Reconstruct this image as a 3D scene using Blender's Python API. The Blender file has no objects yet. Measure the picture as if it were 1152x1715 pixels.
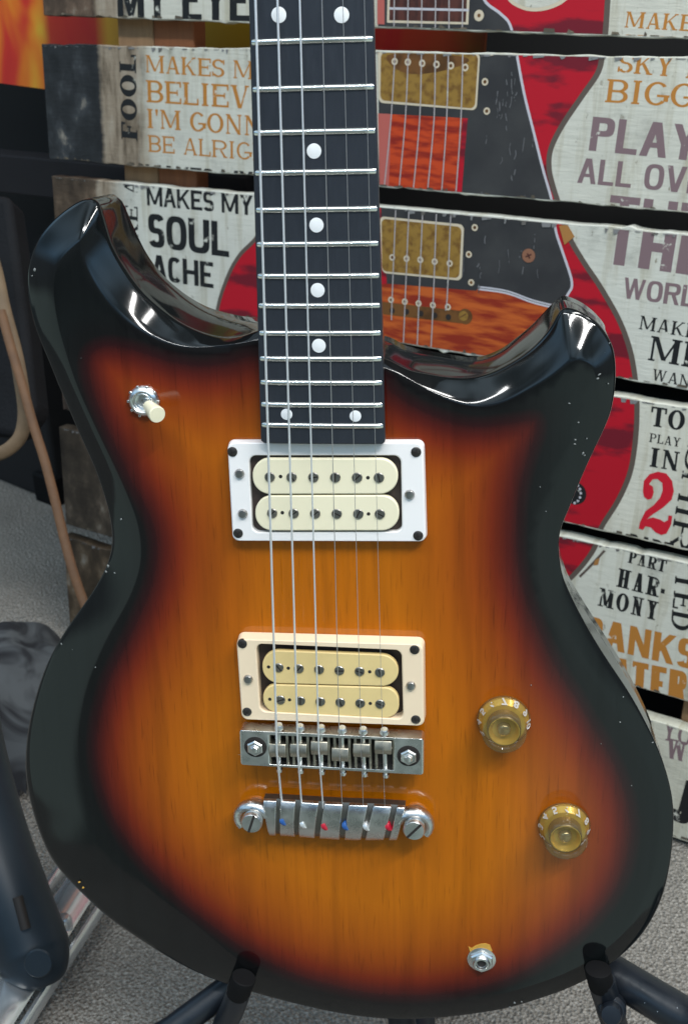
import bpy, bmesh, math, random
import numpy as np
from mathutils import Vector, Matrix
from mathutils.geometry import delaunay_2d_cdt

random.seed(7)
rng = np.random.default_rng(11)
scene = bpy.context.scene
COL = scene.collection

# ------------------------------------------------------------------ camera, world, light, exposure
FPX, CX, CY = 1870.0, 576.0, 857.5            # focal length and centre, in photo pixels
PITCH = math.radians(27.0)
CAM_H = 0.680
RS = np.array([[0.86629495, -0.02667157, 0.49882029],     # sign axes (right, down, away) seen from the camera
               [0.21053409, 0.92504688, -0.31617032],
               [-0.4529994, 0.37891543, 0.80697872]])
RG = np.array([[0.99358398, 0.02000712, -0.111313],       # guitar axes (right, down the neck, out of the face)
               [0.01672314, 0.94741909, 0.31955814],
               [-0.1118535, 0.31936936, -0.94100585]])
TG = np.array([-18.0424, -487.9015, 351.7351]) / 1000.0
_uy, _uz = -math.cos(PITCH), -math.sin(PITCH)
UP = np.array([-(_uy * RS[1, 0] + _uz * RS[2, 0]) / RS[0, 0], _uy, _uz])
UP /= np.linalg.norm(UP)
_z = np.array([0, 0, 1.0])
FW = _z - (_z @ UP) * UP
FW /= np.linalg.norm(FW)
RT = np.cross(FW, UP)
MCW = np.array([RT, FW, UP])                              # camera coordinates -> world
CAMPOS = np.array([0.0, 0.0, CAM_H])


def c2w(p):
    return MCW @ np.asarray(p, float) + CAMPOS


cam_d = bpy.data.cameras.new('camera')
cam = bpy.data.objects.new('camera', cam_d)
COL.objects.link(cam)
_cols = np.stack([MCW @ np.array([1, 0, 0.]), MCW @ np.array([0, -1., 0]), MCW @ np.array([0, 0, -1.])], 1)
_m = Matrix.Identity(4)
for i in range(3):
    for j in range(3):
        _m[i][j] = _cols[i, j]
    _m[i][3] = CAMPOS[i]
cam.matrix_world = _m
cam_d.sensor_fit = 'VERTICAL'
cam_d.sensor_height = 36.0
cam_d.sensor_width = 36.0 * 1152 / 1715
cam_d.lens = 36.0 * FPX / 1715.0
cam_d.clip_start = 0.02
cam_d.clip_end = 60
cam_d.dof.use_dof = True
cam_d.dof.focus_distance = 0.52
cam_d.dof.aperture_fstop = 22
scene.camera = cam

world = bpy.data.worlds.new('World')
scene.world = world
world.use_nodes = True
wn = world.node_tree.nodes
wl = world.node_tree.links
bg = wn['Background']
_tc = wn.new('ShaderNodeTexCoord')
_sx = wn.new('ShaderNodeSeparateXYZ')
wl.new(_tc.outputs['Generated'], _sx.inputs[0])


def wmath(op, a, b=None, c=None):
    n = wn.new('ShaderNodeMath')
    n.operation = op
    for i, v in enumerate((a, b, c)):
        if v is None:
            continue
        if isinstance(v, (int, float)):
            n.inputs[i].default_value = v
        else:
            wl.new(v, n.inputs[i])
    return n.outputs[0]


def wstep(v, lo, hi):
    n = wn.new('ShaderNodeMapRange')
    n.interpolation_type = 'SMOOTHSTEP'
    n.inputs[1].default_value = lo
    n.inputs[2].default_value = hi
    wl.new(v, n.inputs[0])
    return n.outputs[0]


# unseen surroundings shaped for lacquer reflections: pale below, darker middle, bluish top, dark figure
_rp = wn.new('ShaderNodeValToRGB')
wl.new(wmath('MULTIPLY_ADD', _sx.outputs['Z'], 0.5, 0.5), _rp.inputs[0])
_e = _rp.color_ramp.elements
_e[0].position, _e[0].color = 0.10, (0.50, 0.64, 0.60, 1)
_e[1].position, _e[1].color = 0.90, (0.52, 0.68, 0.80, 1)
for _p, _c in ((0.47, (0.50, 0.65, 0.62)), (0.51, (0.16, 0.18, 0.19)), (0.62, (0.15, 0.17, 0.20)), (0.69, (0.34, 0.63, 0.96))):
    _e.new(_p).color = (*_c, 1)
_az = wmath('ARCTAN2', _sx.outputs['X'], wmath('MULTIPLY', _sx.outputs['Y'], -1.0))
_dark = wmath('MULTIPLY', wstep(_az, -0.80, -0.72), wmath('SUBTRACT', 1.0, wstep(_az, -0.10, 0.0)))
_dark = wmath('MULTIPLY', _dark, wmath('SUBTRACT', 1.0, wstep(_sx.outputs['Z'], 0.02, 0.12)))
_wz = wn.new('ShaderNodeTexNoise')
_wz.inputs['Scale'].default_value = 2.2
_wz.inputs['Detail'].default_value = 1
wl.new(_tc.outputs['Generated'], _wz.inputs['Vector'])
_wu = wstep(_sx.outputs['Z'], 0.22, 0.40)
_wv = wmath('MULTIPLY_ADD', wstep(_wz.outputs[0], 0.38, 0.64), 1.5, 0.35)
_wf = wmath('ADD', wmath('MULTIPLY', wmath('SUBTRACT', _wv, 1.0), _wu), 1.0)
_wm = wn.new('ShaderNodeMix')
_wm.data_type = 'RGBA'
wl.new(wmath('MULTIPLY', _dark, 0.72), _wm.inputs[0])
wl.new(_rp.outputs[0], _wm.inputs[6])
_wm.inputs[7].default_value = (0.03, 0.03, 0.035, 1)
wl.new(_wm.outputs[2], bg.inputs['Color'])
wl.new(wmath('MULTIPLY', _wf, 0.85), bg.inputs['Strength'])


def area(name, loc, target, sx, sy, power, color):
    d = bpy.data.lights.new(name, 'AREA')
    d.shape = 'RECTANGLE'
    d.size, d.size_y = sx, sy
    d.energy = power
    d.color = color
    o = bpy.data.objects.new(name, d)
    COL.objects.link(o)
    o.location = loc
    o.rotation_euler = (Vector(target) - Vector(loc)).to_track_quat('-Z', 'Y').to_euler()
    return o


area('ceiling_light', (0.85, -0.50, 2.30), (0.30, 0.6, 0.4), 1.5, 0.09, 44, (1.0, 0.985, 0.955))
area('ceiling_light', (-0.40, -0.35, 2.30), (0.0, 0.5, 0.4), 1.3, 0.08, 17, (0.98, 0.99, 0.985))
area('ceiling_light', (0.95, 0.25, 2.30), (0.45, 0.6, 0.3), 1.1, 0.09, 15, (1.0, 0.985, 0.96))

scene.view_settings.view_transform = 'Standard'
scene.view_settings.look = 'None'
scene.view_settings.gamma = 1.0
scene.view_settings.use_curve_mapping = False
scene.view_settings.exposure = 0.0
scene.render.engine = 'CYCLES'


# ------------------------------------------------------------------ pixel -> place helpers
def ray(x, y):
    return np.array([(x - CX) / FPX, (y - CY) / FPX, 1.0])


def at(x, y, depth):
    """world point seen at pixel (x, y), depth metres along the view axis"""
    return c2w(ray(x, y) * depth)


def floor_at(x, y, h=0.0):
    q = MCW @ ray(x, y)
    k = (h - CAM_H) / q[2]
    return CAMPOS + q * k


YG0 = 0.825                                                # body end along the neck axis


def G(x, y, Z=0.0):
    """pixel -> guitar local (X, Y, Z) on the plane Z (metres, Z out of the face)"""
    q = ray(x, y)
    n = RG[:, 2]
    P = q * ((n @ TG + Z) / (n @ q))
    l = RG.T @ (P - TG)
    return (l[0], YG0 - l[1], Z)


def Gw(p):
    """guitar local -> world"""
    return c2w(RG @ np.array([p[0], YG0 - p[1], p[2]]) + TG)


D0 = 1.0


def S(x, y, z=0.0):
    """pixel -> sign local (u, v up) on the plane z (z towards the viewer)"""
    q = ray(x, y)
    n = RS[:, 2]
    P = q * ((n[2] * D0 - z) / (n @ q))
    return (float(P @ RS[:, 0]), -float(P @ RS[:, 1]))


# ------------------------------------------------------------------ materials
def mat(name, base, rough=0.5, metal=0.0, coat=0.0, noise=0.0, nscale=40.0, bump=0.0, bscale=300.0, spec=0.5,
        trans=0.0, stretch=None, coat_rough=0.03, ior=1.5, rvar=0.0):
    m = bpy.data.materials.new(name)
    m.use_nodes = True
    N, L = m.node_tree.nodes, m.node_tree.links
    b = N['Principled BSDF']
    b.inputs['Base Color'].default_value = (*base, 1)
    b.inputs['Roughness'].default_value = rough
    b.inputs['Metallic'].default_value = metal
    b.inputs['Coat Weight'].default_value = coat
    b.inputs['Coat Roughness'].default_value = coat_rough
    b.inputs['Specular IOR Level'].default_value = spec
    b.inputs['Transmission Weight'].default_value = trans
    b.inputs['IOR'].default_value = ior
    tc = N.new('ShaderNodeTexCoord')
    mp = N.new('ShaderNodeMapping')
    L.new(tc.outputs['Object'], mp.inputs[0])
    if stretch:
        mp.inputs['Scale'].default_value = stretch
    if noise > 0 or rvar > 0:
        nz = N.new('ShaderNodeTexNoise')
        nz.inputs['Scale'].default_value = nscale
        nz.inputs['Detail'].default_value = 5
        L.new(mp.outputs[0], nz.inputs['Vector'])
        if noise > 0:
            mx = N.new('ShaderNodeMix')
            mx.data_type = 'RGBA'
            mx.inputs[6].default_value = (*[c * (1 - noise) for c in base], 1)
            mx.inputs[7].default_value = (*[min(1, c * (1 + noise)) for c in base], 1)
            L.new(nz.outputs[0], mx.inputs[0])
            L.new(mx.outputs[2], b.inputs['Base Color'])
        if rvar > 0:
            mr = N.new('ShaderNodeMapRange')
            mr.inputs[1].default_value = 0.3
            mr.inputs[2].default_value = 0.7
            mr.inputs[3].default_value = max(0.02, rough - rvar)
            mr.inputs[4].default_value = rough + rvar
            L.new(nz.outputs[0], mr.inputs[0])
            L.new(mr.outputs[0], b.inputs['Roughness'])
    if bump > 0:
        n2 = N.new('ShaderNodeTexNoise')
        n2.inputs['Scale'].default_value = bscale
        n2.inputs['Detail'].default_value = 3
        L.new(mp.outputs[0], n2.inputs['Vector'])
        bp = N.new('ShaderNodeBump')
        bp.inputs['Strength'].default_value = bump
        bp.inputs['Distance'].default_value = 0.002
        L.new(n2.outputs[0], bp.inputs['Height'])
        L.new(bp.outputs[0], b.inputs['Normal'])
    return m


M = {}
M['ebony'] = mat('ebony', (0.021, 0.025, 0.033), 0.36, noise=0.16, nscale=220, stretch=(4, .5, 1), rvar=.03, spec=0.5)
M['fret'] = mat('nickel_fret', (0.86, 0.85, 0.80), 0.22, 1.0, rvar=.08, nscale=90)
M['inlay'] = mat('dot_inlay', (0.78, 0.79, 0.80), 0.3, noise=.06)
M['steel'] = mat('string_steel', (0.86, 0.87, 0.89), 0.38, .75)
M['steel_thin'] = mat('plain_string', (0.50, 0.49, 0.48), 0.35, .8)
M['white_plastic'] = mat('white_ring_plastic', (0.84, 0.815, 0.80), 0.35, noise=.03, nscale=30)
M['cream_plastic'] = mat('cream_ring_plastic', (0.84, 0.67, 0.47), 0.38, noise=.06, nscale=25)
M['bobbin'] = mat('cream_bobbin', (0.83, 0.76, 0.55), 0.4, noise=.05, nscale=40)
M['bobbin_old'] = mat('yellowed_bobbin', (0.74, 0.56, 0.25), 0.42, noise=.13, nscale=60)
M['pole'] = mat('pole_piece', (0.30, 0.29, 0.27), 0.35, 1.0, noise=.4, nscale=400)
M['hole'] = mat('dark_recess', (0.016, 0.012, 0.010), 0.7)
M['coil'] = mat('pickup_coil', (0.05, 0.035, 0.03), 0.5, noise=.4, nscale=120)
M['chrome'] = mat('worn_chrome', (0.76, 0.76, 0.74), 0.30, 1.0, noise=.12, nscale=120, rvar=.1)
M['cast'] = mat('dull_nickel', (0.66, 0.65, 0.63), 0.30, 1.0, noise=.2, nscale=150, rvar=.1, bump=.08, bscale=900)
M['cast_dark'] = mat('shaded_groove_nickel', (0.20, 0.19, 0.17), 0.45, 1.0, noise=.3, nscale=200)  # darkened copy of the nickel, paints shade into the tailpiece grooves
M['brass'] = mat('brass_saddle', (0.40, 0.37, 0.30), 0.45, 1.0, noise=.3, nscale=250, rvar=.1)
M['black_screw'] = mat('dark_screw', (0.06, 0.055, 0.05), 0.4, 0.7)
M['grey_screw'] = mat('steel_screw', (0.45, 0.44, 0.43), 0.3, 1.0, noise=.2, nscale=400)
M['amber'] = mat('clear_amber_plastic', (0.15, 0.098, 0.036), 0.10, coat=1.0)
M['amber'].node_tree.nodes['Principled BSDF'].inputs['Alpha'].default_value = 0.40
M['gold'] = mat('gold_core', (0.85, 0.56, 0.10), 0.3, 0.5, noise=.2, nscale=80)
M['bronze'] = mat('knob_bronze', (0.20, 0.14, 0.055), 0.3, .4)
M['clear'] = mat('clear_cap', (0.50, 0.40, 0.20), 0.12, .7)
M['white_ink'] = mat('white_ink', (0.93, 0.93, 0.90), 0.5)
M['ivory'] = mat('ivory_tip', (0.78, 0.73, 0.53), 0.35, noise=.05, nscale=80)
M['neck_wood'] = mat('neck_wood', (0.16, 0.045, 0.018), 0.25, coat=.5, noise=.35, nscale=30, stretch=(6, .6, 3))
M['ball_blue'] = mat('ball_blue', (0.02, 0.09, 0.30), 0.35)
M['ball_white'] = mat('ball_silver', (0.8, 0.82, 0.82), 0.3, .6)
M['ball_red'] = mat('ball_red', (0.45, 0.01, 0.03), 0.35)
M['chip_wood'] = mat('chipped_lacquer_wood', (0.56, 0.30, 0.045), 0.55, noise=.25, nscale=300)
M['rubber'] = mat('black_rubber', (0.003, 0.003, 0.0035), 0.75, spec=.2, bump=.1, bscale=600)
M['stand_steel'] = mat('black_painted_tube', (0.008, 0.011, 0.016), 0.36, noise=.3, nscale=70, rvar=.08, bump=.04)
M['tube_wear'] = mat('bare_tube_scratch', (0.42, 0.45, 0.48), 0.35, .8)
M['tan'] = mat('tan_leather', (0.105, 0.050, 0.020), 0.7, noise=.35, nscale=90, bump=.2)
M['beige'] = mat('beige_leather', (0.125, 0.083, 0.045), 0.7, noise=.3, nscale=70, bump=.2)
M['black_vinyl'] = mat('black_vinyl', (0.004, 0.004, 0.005), 0.7, bump=.3, bscale=900, noise=.4)
M['grey_shelf'] = mat('dark_grey_board', (0.020, 0.019, 0.021), 0.7, noise=.15, nscale=30, spec=.2)
M['gig'] = mat('charcoal_nylon', (0.010, 0.0105, 0.012), 0.85, noise=.6, nscale=14, bump=.4, spec=.15)
M['wall'] = mat('black_wall_paint', (0.003, 0.003, 0.003), 0.8, noise=.3, nscale=6)
M['foam'] = mat('slate_plastic', (0.010, 0.018, 0.026), 0.42, noise=.3, nscale=25, rvar=.06)
M['mirror'] = mat('bright_chrome', (0.80, 0.82, 0.83), 0.22, .85, noise=.08, nscale=60)
M['batten_light'] = mat('pale_batten', (0.34, 0.20, 0.10), 0.7, noise=.4, nscale=30, stretch=(6, 1, 1), bump=.2)
M['batten_dark'] = mat('orange_batten', (0.24, 0.085, 0.03), 0.7, noise=.35, nscale=30, stretch=(6, 1, 1))


def sunburst_mat():
    m = bpy.data.materials.new('sunburst_lacquer')
    m.use_nodes = True
    N, L = m.node_tree.nodes, m.node_tree.links
    b = N['Principled BSDF']
    at_ = N.new('ShaderNodeAttribute')
    at_.attribute_name = 'burst'
    tc = N.new('ShaderNodeTexCoord')
    nz0 = N.new('ShaderNodeTexNoise')
    nz0.inputs['Scale'].default_value = 14
    L.new(tc.outputs['Object'], nz0.inputs['Vector'])
    ad = N.new('ShaderNodeMath')
    ad.operation = 'MULTIPLY_ADD'
    ad.inputs[1].default_value = 0.03
    L.new(nz0.outputs[0], ad.inputs[0])
    L.new(at_.outputs['Fac'], ad.inputs[2])
    rp = N.new('ShaderNodeValToRGB')
    L.new(ad.outputs[0], rp.inputs[0])
    cr = rp.color_ramp
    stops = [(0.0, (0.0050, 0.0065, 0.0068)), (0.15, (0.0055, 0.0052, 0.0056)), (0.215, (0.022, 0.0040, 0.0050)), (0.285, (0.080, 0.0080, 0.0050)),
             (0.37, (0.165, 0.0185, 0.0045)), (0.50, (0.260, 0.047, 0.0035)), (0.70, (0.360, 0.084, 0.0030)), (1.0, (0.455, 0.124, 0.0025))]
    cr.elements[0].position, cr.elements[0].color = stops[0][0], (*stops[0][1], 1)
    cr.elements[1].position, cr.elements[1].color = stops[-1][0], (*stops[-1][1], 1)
    for p, c in stops[1:-1]:
        e = cr.elements.new(p)
        e.color = (*c, 1)
    # wood grain along the body
    mp = N.new('ShaderNodeMapping')
    mp.inputs['Scale'].default_value = (260, 9, 30)
    L.new(tc.outputs['Object'], mp.inputs[0])
    g1 = N.new('ShaderNodeTexNoise')
    g1.inputs['Scale'].default_value = 1.0
    g1.inputs['Detail'].default_value = 6
    g1.inputs['Distortion'].default_value = 0.6
    L.new(mp.outputs[0], g1.inputs['Vector'])
    mr1 = N.new('ShaderNodeMapRange')
    mr1.inputs[1].default_value = .32
    mr1.inputs[2].default_value = .62
    mr1.inputs[3].default_value = .90
    mr1.inputs[4].default_value = 1.04
    L.new(g1.outputs[0], mr1.inputs[0])
    mp2 = N.new('ShaderNodeMapping')
    mp2.inputs['Scale'].default_value = (40, 3.5, 8)
    L.new(tc.outputs['Object'], mp2.inputs[0])
    g2 = N.new('ShaderNodeTexNoise')
    g2.inputs['Scale'].default_value = 1.0
    g2.inputs['Detail'].default_value = 4
    g2.inputs['Distortion'].default_value = 1.3
    L.new(mp2.outputs[0], g2.inputs['Vector'])
    mr2 = N.new('ShaderNodeMapRange')
    mr2.inputs[1].default_value = .35
    mr2.inputs[2].default_value = .65
    mr2.inputs[3].default_value = .95
    mr2.inputs[4].default_value = 1.04
    L.new(g2.outputs[0], mr2.inputs[0])
    mp3 = N.new('ShaderNodeMapping')
    mp3.inputs['Scale'].default_value = (900, 45, 30)
    L.new(tc.outputs['Object'], mp3.inputs[0])
    g3 = N.new('ShaderNodeTexNoise')
    g3.inputs['Scale'].default_value = 1.0
    g3.inputs['Detail'].default_value = 2
    L.new(mp3.outputs[0], g3.inputs['Vector'])
    mr3 = N.new('ShaderNodeMapRange')
    mr3.inputs[1].default_value = .28
    mr3.inputs[2].default_value = .40
    mr3.inputs[3].default_value = .74
    mr3.inputs[4].default_value = 1.0
    L.new(g3.outputs[0], mr3.inputs[0])
    # long wavering figure lines of flat-sawn boards
    mp5 = N.new('ShaderNodeMapping')
    mp5.inputs['Scale'].default_value = (1, .16, 1)
    L.new(tc.outputs['Object'], mp5.inputs[0])
    wv = N.new('ShaderNodeTexWave')
    wv.inputs['Scale'].default_value = 9
    wv.inputs['Distortion'].default_value = 9.0
    wv.inputs['Detail'].default_value = 3
    wv.inputs['Detail Scale'].default_value = 1.4
    L.new(mp5.outputs[0], wv.inputs['Vector'])
    mr5 = N.new('ShaderNodeMapRange')
    mr5.inputs[1].default_value = .0
    mr5.inputs[2].default_value = .12
    mr5.inputs[3].default_value = .88
    mr5.inputs[4].default_value = 1.0
    L.new(wv.outputs['Fac'], mr5.inputs[0])
    wv.inputs['Phase Offset'].default_value = 1.7
    m0 = N.new('ShaderNodeMath')
    m0.operation = 'MULTIPLY'
    L.new(mr5.outputs[0], m0.inputs[0])
    L.new(mr2.outputs[0], m0.inputs[1])
    m1 = N.new('ShaderNodeMath')
    m1.operation = 'MULTIPLY'
    L.new(mr1.outputs[0], m1.inputs[0])
    L.new(m0.outputs[0], m1.inputs[1])
    m2 = N.new('ShaderNodeMath')
    m2.operation = 'MULTIPLY'
    L.new(m1.outputs[0], m2.inputs[0])
    L.new(mr3.outputs[0], m2.inputs[1])
    mx = N.new('ShaderNodeMix')
    mx.data_type = 'RGBA'
    mx.blend_type = 'MULTIPLY'
    mx.inputs[0].default_value = 1
    L.new(rp.outputs[0], mx.inputs[6])
    L.new(m2.outputs[0], mx.inputs[7])
    L.new(mx.outputs[2], b.inputs['Base Color'])
    b.inputs['Roughness'].default_value = 0.45
    b.inputs['Specular IOR Level'].default_value = 0.0
    b.inputs['Coat Weight'].default_value = 1.0
    b.inputs['Coat Roughness'].default_value = 0.08
    b.inputs['Coat IOR'].default_value = 1.5
    # slight lacquer sink and fine polishing haze
    n4 = N.new('ShaderNodeTexNoise')
    n4.inputs['Scale'].default_value = 18
    n4.inputs['Detail'].default_value = 2
    L.new(tc.outputs['Object'], n4.inputs['Vector'])
    bp = N.new('ShaderNodeBump')
    bp.inputs['Strength'].default_value = 0.05
    bp.inputs['Distance'].default_value = 0.004
    L.new(n4.outputs[0], bp.inputs['Height'])
    L.new(bp.outputs[0], b.inputs['Coat Normal'])
    return m


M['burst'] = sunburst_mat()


def carpet_mat():
    m = bpy.data.materials.new('grey_fleck_carpet')
    m.use_nodes = True
    N, L = m.node_tree.nodes, m.node_tree.links
    b = N['Principled BSDF']
    b.inputs['Roughness'].default_value = 0.95
    b.inputs['Specular IOR Level'].default_value = 0.1
    tc = N.new('ShaderNodeTexCoord')
    n1 = N.new('ShaderNodeTexNoise')
    n1.inputs['Scale'].default_value = 420
    n1.inputs['Detail'].default_value = 3
    L.new(tc.outputs['Object'], n1.inputs['Vector'])
    rp = N.new('ShaderNodeValToRGB')
    rp.color_ramp.elements[0].position = .34
    rp.color_ramp.elements[0].color = (.185, .168, .146, 1)
    rp.color_ramp.elements[1].position = .68
    rp.color_ramp.elements[1].color = (.44, .41, .365, 1)
    e = rp.color_ramp.elements.new(.5)
    e.color = (.280, .258, .227, 1)
    L.new(n1.outputs[0], rp.inputs[0])
    n2 = N.new('ShaderNodeTexNoise')
    n2.inputs['Scale'].default_value = 7
    n2.inputs['Detail'].default_value = 4
    L.new(tc.outputs['Object'], n2.inputs['Vector'])
    mr = N.new('ShaderNodeMapRange')
    mr.inputs[1].default_value = .3
    mr.inputs[2].default_value = .7
    mr.inputs[3].default_value = .86
    mr.inputs[4].default_value = 1.1
    L.new(n2.outputs[0], mr.inputs[0])
    mx = N.new('ShaderNodeMix')
    mx.data_type = 'RGBA'
    mx.blend_type = 'MULTIPLY'
    mx.inputs[0].default_value = 1
    L.new(rp.outputs[0], mx.inputs[6])
    L.new(mr.outputs[0], mx.inputs[7])
    L.new(mx.outputs[2], b.inputs['Base Color'])
    n3 = N.new('ShaderNodeTexVoronoi')
    n3.inputs['Scale'].default_value = 420
    L.new(tc.outputs['Object'], n3.inputs['Vector'])
    bp = N.new('ShaderNodeBump')
    bp.inputs['Strength'].default_value = .9
    bp.inputs['Distance'].default_value = .004
    L.new(n3.outputs['Distance'], bp.inputs['Height'])
    L.new(bp.outputs[0], b.inputs['Normal'])
    return m


M['carpet'] = carpet_mat()


def worn_ink(name, ink, wear=0.36, scale=70, base=(0.60, 0.60, 0.52), ink2=None, thr=None, stretch=(1, 1, 1), s2=22):
    """print on board: ink that is rubbed through to the pale board in spots"""
    m = bpy.data.materials.new(name)
    m.use_nodes = True
    N, L = m.node_tree.nodes, m.node_tree.links
    b = N['Principled BSDF']
    b.inputs['Roughness'].default_value = 0.55
    b.inputs['Specular IOR Level'].default_value = 0.3
    tc = N.new('ShaderNodeTexCoord')
    n1 = N.new('ShaderNodeTexNoise')
    n1.inputs['Scale'].default_value = scale
    n1.inputs['Detail'].default_value = 8
    n1.inputs['Roughness'].default_value = .65
    L.new(tc.outputs['Object'], n1.inputs['Vector'])
    mr = N.new('ShaderNodeMapRange')
    mr.inputs[1].default_value = wear - .03
    mr.inputs[2].default_value = wear + .02
    L.new(n1.outputs[0], mr.inputs[0])
    mx = N.new('ShaderNodeMix')
    mx.data_type = 'RGBA'
    mx.inputs[6].default_value = (*base, 1)
    L.new(mr.outputs[0], mx.inputs[0])
    if ink2:
        mp = N.new('ShaderNodeMapping')
        mp.inputs['Scale'].default_value = stretch
        L.new(tc.outputs['Object'], mp.inputs[0])
        n2 = N.new('ShaderNodeTexNoise')
        n2.inputs['Scale'].default_value = s2
        n2.inputs['Detail'].default_value = 5
        L.new(mp.outputs[0], n2.inputs['Vector'])
        rp = N.new('ShaderNodeValToRGB')
        rp.color_ramp.elements[0].position = thr[0]
        rp.color_ramp.elements[0].color = (*ink, 1)
        rp.color_ramp.elements[1].position = thr[1]
        rp.color_ramp.elements[1].color = (*ink2, 1)
        L.new(n2.outputs[0], rp.inputs[0])
        L.new(rp.outputs[0], mx.inputs[7])
    else:
        mx.inputs[7].default_value = (*ink, 1)
    L.new(mx.outputs[2], b.inputs['Base Color'])
    return m


M['ink_black'] = worn_ink('black_print', (0.012, 0.013, 0.014), .37)
M['ink_orange'] = worn_ink('orange_print', (0.44, 0.185, 0.035), .36)
M['ink_mauve'] = worn_ink('mauve_print', (0.20, 0.135, 0.145), .36)
M['ink_red'] = worn_ink('red_print', (0.56, 0.012, 0.030), .30)
M['red_guitar'] = worn_ink('crimson_print', (0.42, 0.006, 0.018), .27, 90, (0.55, .2, .2), (0.15, 0.008, 0.018), (.50, .58), (1, 3.2, 1), 16)
M['taupe'] = worn_ink('taupe_border', (0.105, 0.080, 0.066), .3)
M['guard'] = worn_ink('charcoal_print', (0.030, 0.030, 0.032), .30, 60, (.30, .30, .30), (0.05, .05, .05), (.4, .7))
M['flame'] = worn_ink('flame_maple_print', (0.50, 0.055, 0.012), .24, 80, (0.55, .3, .15), (0.24, 0.016, 0.008), (.44, .62), (3.0, 15, 1), 13)
M['flame_amber'] = worn_ink('amber_maple_print', (0.48, 0.10, 0.018), .24, 80, (0.55, .3, .15), (0.24, 0.022, 0.008), (.40, .60), (2.2, 14, 1), 13)
M['gold_print'] = worn_ink('tarnished_gold_print', (0.27, 0.155, 0.032), .25, 90, (.4, .3, .12), (0.15, 0.075, 0.016), (.46, .66), (1, 1, 1), 170)
M['gold_dark'] = worn_ink('bronze_print', (0.15, 0.065, 0.018), .25, 90, (.4, .3, .12), (0.08, 0.035, 0.01), (.45, .6), (1, 1, 1), 60)
M['pale_line'] = worn_ink('pale_line_print', (0.50, 0.49, 0.53), .3)
M['cream_line'] = worn_ink('cream_line_print', (0.58, 0.50, 0.37), .3)
M['grey_line'] = worn_ink('string_print', (0.40, 0.37, 0.37), .36)
M['pink'] = worn_ink('faded_pink_print', (0.44, 0.11, 0.09), .3)
M['dark_wood_print'] = worn_ink('rosewood_print', (0.05, 0.018, 0.015), .28, 90, (.2, .12, .1), (0.09, 0.03, 0.022), (.45, .6), (4, 1, 1), 40)
M['leather_print'] = worn_ink('leather_print', (0.36, 0.17, 0.05), .3)
M['copper'] = worn_ink('copper_print', (0.24, 0.11, 0.065), .28)


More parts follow.
